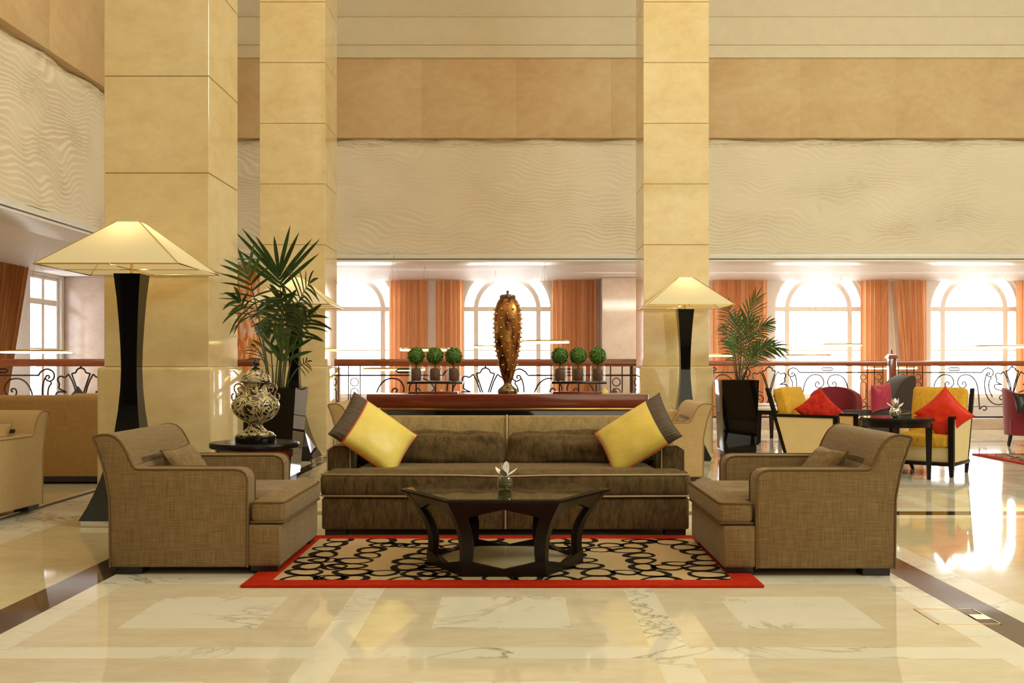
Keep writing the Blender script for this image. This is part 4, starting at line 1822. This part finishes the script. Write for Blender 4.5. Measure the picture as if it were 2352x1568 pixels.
def make_urn():
    Y = 7.25
    s = Y / FPX
    root = thing('urn', 'lidded cream and black scroll painted urn with curled handles on the side table', 'urn', (P(587, 0, Y).x, Y, TH))

    def pr(lst):
        return [(r * s, (1025 - y) * s) for r, y in lst]
    b_ = MB()
    b_.lathe(pr([(44, 1025), (46, 1022), (46, 1010), (43, 1007)]), n=36)
    b_.build('pedestal', M['black'], root, 40)
    f_ = MB()
    f_.lathe(pr([(42, 1006.8), (40, 1003), (26, 998), (17, 990), (15, 984), (18, 980), (26, 977), (38, 970), (49, 958), (54, 946), (54.5, 938), (50, 928), (42, 921), (32, 915), (26, 908), (24, 900), (26, 892), (31, 887)]), n=44)
    bo = f_.build('body', M['urn'], root, 60)
    l = MB()
    l.lathe(pr([(33, 886.8), (34.5, 884), (33, 880), (30, 872), (24, 865), (15, 860), (8, 858)]), n=40)
    lo_ = l.build('lid', M['urn'], root, 50)
    k_ = MB()
    k_.lathe(pr([(9, 858), (10, 855), (4, 852), (4, 849), (8, 845), (8.5, 841), (4, 836), (1, 832)]), n=20)
    k_.build('finial', M['black'], lo_, 50)
    r_ = MB()
    r_.lathe(pr([(33.5, 888.5), (34.5, 887.5), (34, 886)]), n=40)
    r_.build('rim', M['black'], root, 50)
    for sg in (-1, 1):
        h = MB()
        pts = smooth_poly([(27, 900), (36, 890), (47, 892), (50, 904), (43, 914), (47, 930), (54, 928), (55, 916), (50, 913)], 2)
        h.tube([(sg * x * s, 0, (1025 - y) * s) for x, y in pts], .0062, 7)
        pts = smooth_poly([(28, 905), (34, 898), (42, 902), (38, 910), (32, 908), (34, 916), (42, 920)], 2)
        h.tube([(sg * x * s, 0, (1025 - y) * s) for x, y in pts], .0055, 7)
        h.build('handle', M['urn'], root, 60)
    return root


make_urn()


# ------------------------------------------------------------------ palms
def leaflet(mb, p0, d, L, w, nrm, droop, mi=0, segs=6):
    d = d.normalized()
    pts = []
    p = p0.copy()
    dd = d.copy()
    for i in range(segs + 1):
        pts.append(p.copy())
        dd = (dd + Vector((0, 0, -droop / segs))).normalized()
        p = p + dd * L / segs
    vs, fs = [], []
    for i, q in enumerate(pts):
        t = i / segs
        ww_ = w * (math.sin(PI * (.12 + .88 * t)) ** .7 if t < .999 else 0.02)
        tan = (pts[min(i + 1, segs)] - pts[max(i - 1, 0)]).normalized()
        sd = tan.cross(nrm)
        sd = sd.normalized() if sd.length > 1e-5 else tan.orthogonal().normalized()
        up = sd.cross(tan)
        vs += [q - sd * ww_ / 2 + up * ww_ * .12, q - up * ww_ * .05, q + sd * ww_ / 2 + up * ww_ * .12]
    for i in range(segs):
        for j in range(2):
            fs.append((i * 3 + j, (i + 1) * 3 + j, (i + 1) * 3 + j + 1, i * 3 + j + 1))
    mb.add(vs, fs, mi)


def bez(pts, n=18):
    out = []
    P_ = [Vector(p) for p in pts]
    for k in range(n + 1):
        t = k / n
        q = P_[:]
        while len(q) > 1:
            q = [q[i].lerp(q[i + 1], t) for i in range(len(q) - 1)]
        out.append(q[0])
    return out


def frond(root, pts, npair, L, w, start=.45, spread=1.0, droop=.5, roll=0.0, mat='leaf', rnd=random, stemr=.009, org=Vector((0, 0, 0))):
    path = [p - org for p in bez(pts)]
    n = len(path) - 1
    s = MB()
    s.tube(path, [stemr * (1 - .75 * i / n) for i in range(n + 1)], 6, mi=1)
    for k in range(npair):
        t = start + (1 - start) * (k + .3) / npair
        f_ = t * n
        i = min(int(f_), n - 1)
        p = path[i].lerp(path[i + 1], f_ - i)
        tan = (path[i + 1] - path[i]).normalized()
        side = tan.cross(Vector((0, -1, 0)))
        side = side.normalized() if side.length > 1e-4 else Vector((1, 0, 0))
        side = Matrix.Rotation(roll, 3, tan) @ side
        nrm = side.cross(tan)
        tt = (k + .5) / npair
        ll = L * (.55 + .45 * math.sin(PI * (.15 + .75 * tt)))
        for sg in (-1, 1):
            an = spread * (1.15 - .75 * tt) + rnd.uniform(-.08, .08)
            d = tan * math.cos(an) + side * sg * math.sin(an) + nrm * rnd.uniform(-.05, .2)
            leaflet(s, p, d, ll * rnd.uniform(.9, 1.08), w, nrm, droop * rnd.uniform(.7, 1.3))
    leaflet(s, path[-1], path[-1] - path[-2], L * .6, w, Vector((0, -1, 0)), droop * .5)
    return s.build('frond', [M[mat], M['stem']], root, 60)


def planter(root, wt, wb, h, dt=None):
    b_ = MB()
    t2, b2 = wt / 2, wb / 2
    o = [(b2, .05), (t2, h), (t2 - .02, h), (t2 - .035, h - .07)]
    b_.loft4(o)
    b_.build('planter', M['blackglass'], root, 0)
    q = MB()
    q.box(-b2 + .03, b2 - .03, -b2 + .03, b2 - .03, 0, .05)
    q.build('planter_foot', M['blackfoot'], root, 0)
    s = MB()
    s.box(-t2 + .05, t2 - .05, -t2 + .05, t2 - .05, h - .12, h - .068)
    s.build('soil', M['soil'], root, 0)


PYL = 10.37
pxl = P(607, 0, 10.06).x
palmL = thing('potted_palm', 'tall kentia palm in a glossy black planter behind the painted urn', 'potted palm', (pxl, PYL, 0))
planter(palmL, .61, .47, .925)
rn = random.Random(21)
OL = Vector((pxl, PYL, 0))


def Q(px, py, dy=0.0):
    return P(px, py, PYL + dy)


FR = [  # rachis control points, pairs, leaflet length, width, start, spread, droop, roll, material
    ([Q(636, 900), Q(650, 780), Q(648, 680, -.1), Q(640, 622, -.2)], 5, .60, .040, .80, .80, .12, .25, 'leaf'),
    ([Q(622, 900), Q(608, 790, -2.0), Q(590, 690, -2.8), Q(566, 622, -2.8)], 8, .30, .026, .58, 1.0, .35, .25, 'leaf2'),
    ([Q(616, 900), Q(612, 800, -1.9), Q(590, 735, -2.7), Q(548, 690, -2.8)], 6, .24, .030, .76, 1.1, 1.3, .5, 'leaf'),
    ([Q(650, 900), Q(660, 770, .0), Q(676, 690, -.2), Q(712, 650, -.5)], 8, .34, .030, .60, 1.1, .9, -.4, 'leaf2'),
    ([Q(640, 900), Q(652, 790, -.4), Q(654, 720, -.7), Q(640, 684, -.8)], 7, .36, .046, .58, 1.0, 1.5, .2, 'leaf'),
    ([Q(656, 900), Q(668, 820, -.2), Q(680, 760, -.5), Q(712, 722, -.6)], 6, .32, .036, .62, 1.0, .8, .5, 'leaf'),
    ([Q(625, 900), Q(618, 860, -.4), Q(606, 818, -.6), Q(586, 796, -.8)], 5, .20, .026, .62, 1.0, .9, -.5, 'leaf'),
    ([Q(648, 900), Q(656, 850, .1), Q(660, 810, .1), Q(668, 782, .0)], 3, .30, .042, .50, .8, .35, .2, 'leaf'),
    ([Q(655, 900), Q(668, 862, -.1), Q(686, 838, -.3), Q(706, 830, -.4)], 4, .15, .018, .66, 1.0, .7, .1, 'leaf2'),
    ([Q(632, 900), Q(636, 820, .1), Q(644, 750, .1), Q(662, 700, .0)], 7, .36, .044, .58, 1.0, 1.2, -.2, 'leaf'),
    ([Q(640, 900), Q(645, 850, -.2), Q(648, 810, -.2), Q(648, 770, -.2)], 3, .30, .042, .45, .5, .2, .0, 'leaf2'),
    ([Q(628, 900), Q(626, 840, .1), Q(624, 800, .1), Q(614, 768, .1)], 3, .26, .036, .55, .7, .3, .4, 'leaf'),
    ([Q(644, 900), Q(655, 800, .1), Q(668, 730, .0), Q(690, 690, -.3)], 6, .26, .026, .62, 1.1, 1.1, .6, 'leaf2'),
]
for (pts, npn, L, w, stt, sp, dr, ro, mt) in FR:
    fo = frond(palmL, pts, npn, L, w, stt, sp, dr, ro, mt, rn, .010, OL)
    for v in fo.data.vertices:   # leaves brush along the column face instead of entering it
        if 7.95 < v.co.y + PYL < 8.95 and v.co.x + pxl < -2.36:
            v.co.x = -2.36 - pxl + rn.uniform(0, .01)

PYR = 12.88
pxr = P(1702, 0, 12.62).x
palmR = thing('potted_palm', 'bushy feather palm in a tall black planter right of the far column', 'potted palm', (pxr, PYR, 0))
planter(palmR, .46, .40, .965)
OR_ = Vector((pxr, PYR, 0))


def Q2(px, py, dy=0.0):
    return P(px, py, PYR + dy)


FR2 = [
    ([Q2(1698, 885), Q2(1702, 800), Q2(1706, 740, -.1), Q2(1736, 684, -.2)], 13, .26, .018, .45, .9, .3, .4, 'leaf2'),
    ([Q2(1694, 885), Q2(1688, 800, .5), Q2(1680, 730, 1.1), Q2(1668, 700, 1.3)], 13, .24, .018, .45, 1.0, .4, -.3, 'leaf'),
    ([Q2(1700, 885), Q2(1712, 800, .2), Q2(1730, 752, .2), Q2(1762, 745, .2)], 13, .24, .018, .45, .9, .5, .5, 'leaf'),
    ([Q2(1702, 885), Q2(1720, 820, -.2), Q2(1748, 785, -.3), Q2(1788, 800, -.4)], 13, .24, .018, .45, .8, .6, .2, 'leaf2'),
    ([Q2(1692, 885), Q2(1684, 810, .5), Q2(1676, 770, 1.0), Q2(1662, 750, 1.2)], 12, .24, .018, .45, .9, .6, -.2, 'leaf'),
    ([Q2(1696, 885), Q2(1690, 830, -.3), Q2(1686, 800, -.3), Q2(1680, 790, -.3)], 10, .22, .018, .40, .8, .6, .2, 'leaf2'),
    ([Q2(1700, 885), Q2(1706, 830, .1), Q2(1714, 780, .1), Q2(1722, 740, .1)], 12, .24, .018, .40, .8, .4, -.4, 'leaf'),
    ([Q2(1698, 885), Q2(1698, 820, .3), Q2(1694, 770, .3), Q2(1690, 735, .3)], 12, .24, .018, .40, .9, .4, .1, 'leaf'),
    ([Q2(1702, 885), Q2(1714, 840, .3), Q2(1735, 800, .4), Q2(1765, 790, .5)], 12, .22, .018, .40, .8, .7, -.1, 'leaf'),
    ([Q2(1704, 885), Q2(1716, 845, -.2), Q2(1728, 820, -.2), Q2(1738, 800, -.2)], 10, .20, .018, .35, .7, .3, .3, 'leaf2'),
]
for (pts, npn, L, w, stt, sp, dr, ro, mt) in FR2:
    frond(palmR, pts, npn, L, w, stt, sp, dr, ro, mt, rn, .009, OR_)

# ------------------------------------------------------------------ tan sofa back at left
bo = thing('banquette', 'long ochre upholstered sofa back behind the left column', 'banquette', (-5.1, 9.92, .0))
b = MB()
b.prism([(0, .075), (0, .80), (.03, .845), (.08, .858), (.16, .84), (.20, .78), (.20, .075)], 'x', -2.2, 1.75, .006, 2)
b.build('backrest', M['booth'], bo, 50)
b = MB()
b.box(-2.2, 1.75, .20, .86, .075, .42, .03, 3)
b.build('seat', M['booth'], bo, 50)
b = MB()
b.box(-2.18, 1.73, .012, .84, .022, .075)
b.build('plinth', M['blackfoot'], bo, 0)
bo2 = thing('banquette', 'second ochre sofa back showing just above the first at left', 'banquette', (-4.45, 11.9, .0))
b = MB()
b.prism([(0, .075), (0, .76), (.03, .805), (.10, .82), (.20, .80), (.24, .75), (.24, .075)], 'x', -.75, 1.0, .006, 2)
b.build('backrest', M['booth'], bo2, 50)
b = MB()
b.box(-.73, .98, .012, .80, .0, .075)
b.build('plinth', M['blackfoot'], bo2, 0)
b = MB()
b.box(-.75, 1.0, .24, .85, .075, .42, .03, 3)
b.build('seat', M['booth'], bo2, 50)
q = P(184, 908, 12.35)
simple_pillow('dark green cushion tip showing above the ochre sofa back at left', 'cushion', .35, .35, .12, 'darkfab', None, frame((q.x, 12.30, .655), (.72, 0, .7), (-.7, -.1, .72)))


# ------------------------------------------------------------------ yellow chairs and round table at right
def make_club():
    """black framed club chair; local x forward, y lateral"""
    root = thing('club_chair', 'x', 'club chair')
    w, d = .30, .29
    fr = [('leg', (d, w)), ('leg', (d, -w))]
    for (_, (x, y)) in fr:
        l = MB()
        l.loft4([(.018, 0), (.026, .13), (.027, .60)], x, y)
        l.build('front_leg', M['espresso'], root, 0)
    for s in (-1, 1):
        l = MB()
        l.tube([(-d - .03, s * (w - .02), 0), (-d + .02, s * w, .10), (-d + .02, s * w, .15)], [.018, .024, .026], 6)
        l.build('rear_leg', M['espresso'], root, 40)
        p_ = MB()
        # raking rear post
        vs = []
        for (x, z) in ((-d + .045, .13), (-d - .19, .90)):
            for (dx, dy) in ((-.02, -.02), (.02, -.02), (.02, .02), (-.02, .02)):
                vs.append((x + dx, s * w + dy, z))
        p_.add(vs, [(0, 1, 2, 3), (7, 6, 5, 4), (0, 4, 5, 1), (1, 5, 6, 2), (2, 6, 7, 3), (3, 7, 4, 0)])
        p_.build('rear_post', M['espresso'], root, 0)
        a = MB()
        a.box(-d - .10, d + .025, s * w - .027, s * w + .027, .592, .622, .004)
        a.build('armrest', M['espresso'], root, 30)
        c = MB()
        c.prism([(-d + .05, .145), (-d - .09, .592), (d - .02, .592), (d - .02, .145)], 'y', s * w - .018, s * w + .018, .004, 1)
        c.build('side_panel', M['creampanel'], root, 30)
    b_ = MB()
    b_.box(-d - .01, d + .025, -w - .025, w + .025, .11, .145, .004)
    b_.build('seat_rail', M['espresso'], root, 30)
    b_ = MB()
    b_.box(-d + .04, d - .005, -w + .02, w - .02, .145, .30, .01)
    b_.build('seat_panel', M['creampanel'], root, 30)
    c = MB()
    c.soft(-d + .04, d + .02, -w + .025, w - .025, .30, .43, .03, (.01, .01, .025), 10)
    c.build('seat_cushion', M['mustard'], root, 60)
    c = MB()
    Mx = Matrix.Translation((-d + .05, 0, .42)) @ Matrix.Rotation(-.27, 4, 'Y')
    c.soft(-.07, .06, -w + .02, w - .02, -.05, .50, .03, (.03, 0, 0), 10, M=Mx)
    c.build('backrest', M['mustard'], root, 60)
    return root


def face(dx, dy):
    return math.atan2(dy, dx)


cb = make_club()
cb.location = (4.36, 10.93, 0)
cb.rotation_euler = (0, 0, face(-.62, -.78))
cb['label'] = 'black framed mustard club chair right of the round table, large plain red cushion on it'
cb['group'] = 'mustard club chairs'
dup(cb, (3.26, 11.16, 0), face(.79, -.61), 'black framed mustard club chair left of the round table, cream side toward us', 'mustard club chairs')
q = P(2160, 948, 10.80)
simple_pillow('large plain red silk cushion on the right mustard chair', 'cushion', .42, .42, .14, 'red', None, frame((q.x - .02, 10.66, q.z - .01), (.62, -.25, .62), (-.62, .35, .68)), 'red cushions')
q = P(1882, 938, 10.95)
simple_pillow('crushed red velvet cushion on the left mustard chair', 'cushion', .36, .36, .13, 'redvelvet', None, frame((q.x, 10.98, q.z - .02), (.70, -.15, .66), (-.62, .1, .72)), 'red cushions')

rt = thing('round_table', 'small round dark glass topped table between the two mustard chairs', 'table', (3.81, 10.42, 0))
b = MB()
b.lathe([(.36, .588), (.365, .592), (.365, .612), (.36, .616)], n=44)
b.build('table_top', M['espresso'], rt, 40)
b = MB()
b.lathe([(.355, .6165), (.355, .624)], n=44)
b.build('glass_top', simple('green_tinted_glass', (.02, .05, .035), .03, spec=.7), rt, 40)
b = MB()
b.lathe([(.335, .53), (.335, .5875)], n=44)
b.build('apron', M['espresso'], rt, 40)
for k in range(4):
    a = -.35 + k * PI / 2
    l = MB()
    l.loft4([(.016, 0), (.026, .56)], .31 * math.cos(a), .31 * math.sin(a))
    l.build('leg', M['espresso'], rt, 0)
flower_bowl('silver bowl with white orchids on the round table between the mustard chairs', (P(2057, 0, 10.36).x, 10.36, .624), .058, 'silver', .11, 9, False)

# small tables behind the planter
sm = thing('occasional_table', 'small dark legged table with a pale top behind the right planter', 'table', (P(1775, 0, 15.0).x, 15.0, 0))
b = MB()
b.lathe([(.36, .50), (.37, .505), (.37, .525), (.36, .53)], n=36)
b.build('table_top', M['offwhite'], sm, 40)
b = MB()
b.lathe([(.34, .44), (.34, .499)], n=36)
b.build('apron', M['espresso'], sm, 40)
for k in range(4):
    a = .5 + k * PI / 2
    l = MB()
    l.loft4([(.018, 0), (.03, .45)], .29 * math.cos(a), .29 * math.sin(a))
    l.build('leg', M['espresso'], sm, 0)
sm2 = dup(sm, (P(1782, 0, 16.4).x, 16.4, 0), .6, 'second small table further back behind the right planter')


# crimson tub chair and dark wing chair behind the mustard chairs
def tub_chair(name, label, loc, rz, back_mat, seat_mat, hb, wing):
    root = thing(name, label, 'lounge chair', loc, rz)
    b_ = MB()
    n = 14
    vs, fs = [], []
    for i in range(n + 1):
        a = PI / 2 + PI * i / n
        for (r, z) in ((.33, .16), (.36, hb * (.72 + .28 * math.sin(PI * i / n) ** wing)), (.29, hb * (.72 + .28 * math.sin(PI * i / n) ** wing)), (.27, .16)):
            vs.append((r * math.cos(a) * .95, r * math.sin(a), z))
    for i in range(n):
        for k in range(4):
            fs.append((i * 4 + k, i * 4 + (k + 1) % 4, (i + 1) * 4 + (k + 1) % 4, (i + 1) * 4 + k))
    fs += [(3, 2, 1, 0), (n * 4, n * 4 + 1, n * 4 + 2, n * 4 + 3)]
    b_.add(vs, fs)
    b_.build('backrest', M[back_mat], root, 50)
    s = MB()
    s.soft(-.24, .32, -.27, .27, .16, .44, .05, (.01, 0, .02), 8)
    s.build('seat', M[seat_mat], root, 60)
    for (x, y) in ((.25, .22), (.25, -.22), (-.22, .2), (-.22, -.2)):
        MB().tube([(x, y, .18), (x * 1.15, y * 1.1, 0)], [.022, .014], 7).build('leg', M['espresso'], root, 60)
    return root


q = P(1920, 0, 14.6)
tub_chair('tub_chair', 'crimson upholstered chair behind the left mustard chair', (q.x, 14.6, 0), face(-.2, -1), 'crimson', 'crimson', .84, .6)
# dark chaise with a raised wing
q = P(2010, 0, 13.4)
cl = thing('chaise', 'low charcoal chaise with a raised pointed back behind the round table', 'chaise', (q.x, 13.4, 0))
b = MB()
b.soft(-.52, .34, -.30, .30, .20, .46, .06, (0, 0, .02), 10)
b.soft(-.52, .36, -.33, -.24, .40, .58, .04, (0, 0, .0), 8)
b.build('seat', M['darkfab'], cl, 60)
b = MB()
b.prism(smooth_poly([(.10, .40), (.14, .70), (.22, .92), (.36, 1.02), (.44, 1.01), (.42, .80), (.36, .40)], 2), 'y', -.28, .28, .03, 3)
b.build('backrest', M['darkfab'], cl, 50)
for (x, y) in ((-.45, .24), (-.45, -.24), (.28, .24), (.28, -.24)):
    MB().tube([(x, y, .22), (x, y, 0)], [.022, .015], 7).build('leg', M['espresso'], cl, 60)
q = P(2026, 913, 13.05)
simple_pillow('rounded magenta red cushion leaning on the charcoal chaise', 'cushion', .36, .36, .18, 'magenta', None, frame((q.x, 13.10, q.z), (.8, .5, .1), (.25, .1, .9)), 'red cushions')
# far right chair
q = P(2352, 0, 14.6)
fr_ = tub_chair('tub_chair', 'dark red and black chair cut off at the right edge', (q.x + .06, 14.6, .0), face(.9, -.4), 'crimson', 'crimson', .82, .6)
q2 = P(2346, 925, 14.2)
simple_pillow('black cushion on the chair cut off at the right edge', 'cushion', .40, .30, .14, 'blackfoot', None, frame((q2.x + .06, 14.15, q2.z), (1, .2, 0), (0, .3, .9)))

# ------------------------------------------------------------------ light
w = bpy.data.worlds.new('sky')
scene.world = w
w.use_nodes = True
bg = w.node_tree.nodes['Background']
bg.inputs['Color'].default_value = (.95, .97, 1.0, 1)
bg.inputs['Strength'].default_value = 13.0


def area(name, loc, target, sx, sy, energy, col):
    d = bpy.data.lights.new(name, 'AREA')
    d.shape = 'RECTANGLE'
    d.size, d.size_y = sx, sy
    d.energy = energy
    d.color = col
    o = bpy.data.objects.new(name, d)
    COL.objects.link(o)
    o.location = loc
    o.rotation_euler = (Vector(target) - Vector(loc)).to_track_quat('-Z', 'Y').to_euler()
    return o


# skylight inferred at right; the ceiling and rear fills are added, unseen
area('skylight_right', (10.5, 3.5, 8.3), (-1.5, 11.5, 2.0), 7, 4, 1280, (.88, 1, .86))
area('ceiling_fill_front', (0, 1.0, 8.4), (0, 8.0, 0), 13, 7, 420, (1, .85, .61))  # unseen ceiling fill added to light the hall
area('ceiling_fill_mid', (1.0, 9.0, 8.45), (1.0, 9.2, 0), 10, 6, 300, (1, .85, .60))
area('window_wall_front', (3, FY + .15, 4.0), (0, 10, 2.5), 11, 5, 380, (1, .87, .64))  # added warm fill behind the camera, no window stands there

for (gx, gy, gw) in ((-3.0, 17.6, 6.0), (3.6, 18.2, 5.0), (9.0, 18.2, 5.0)):  # unseen fill panels added under the soffit to brighten the gallery
    area('gallery_fill', (gx, gy, SOF - .03), (gx, gy + 1.0, 0), gw, .35, 95, (1, .90, .76))
area('gallery_fill', (-7.0, 12.5, SOF - .03), (-7.2, 13.0, 0), .4, 5.0, 60, (1, .86, .64))  # same added fill for the left gallery

cy = scene.cycles
cy.use_denoising = True
try:
    cy.denoiser = 'OPENIMAGEDENOISE'
except Exception:
    pass
cy.max_bounces = 8
cy.diffuse_bounces = 4
cy.glossy_bounces = 4
cy.transmission_bounces = 6
cy.transparent_max_bounces = 12
cy.caustics_reflective = False
cy.caustics_refractive = False
cy.sample_clamp_indirect = 6
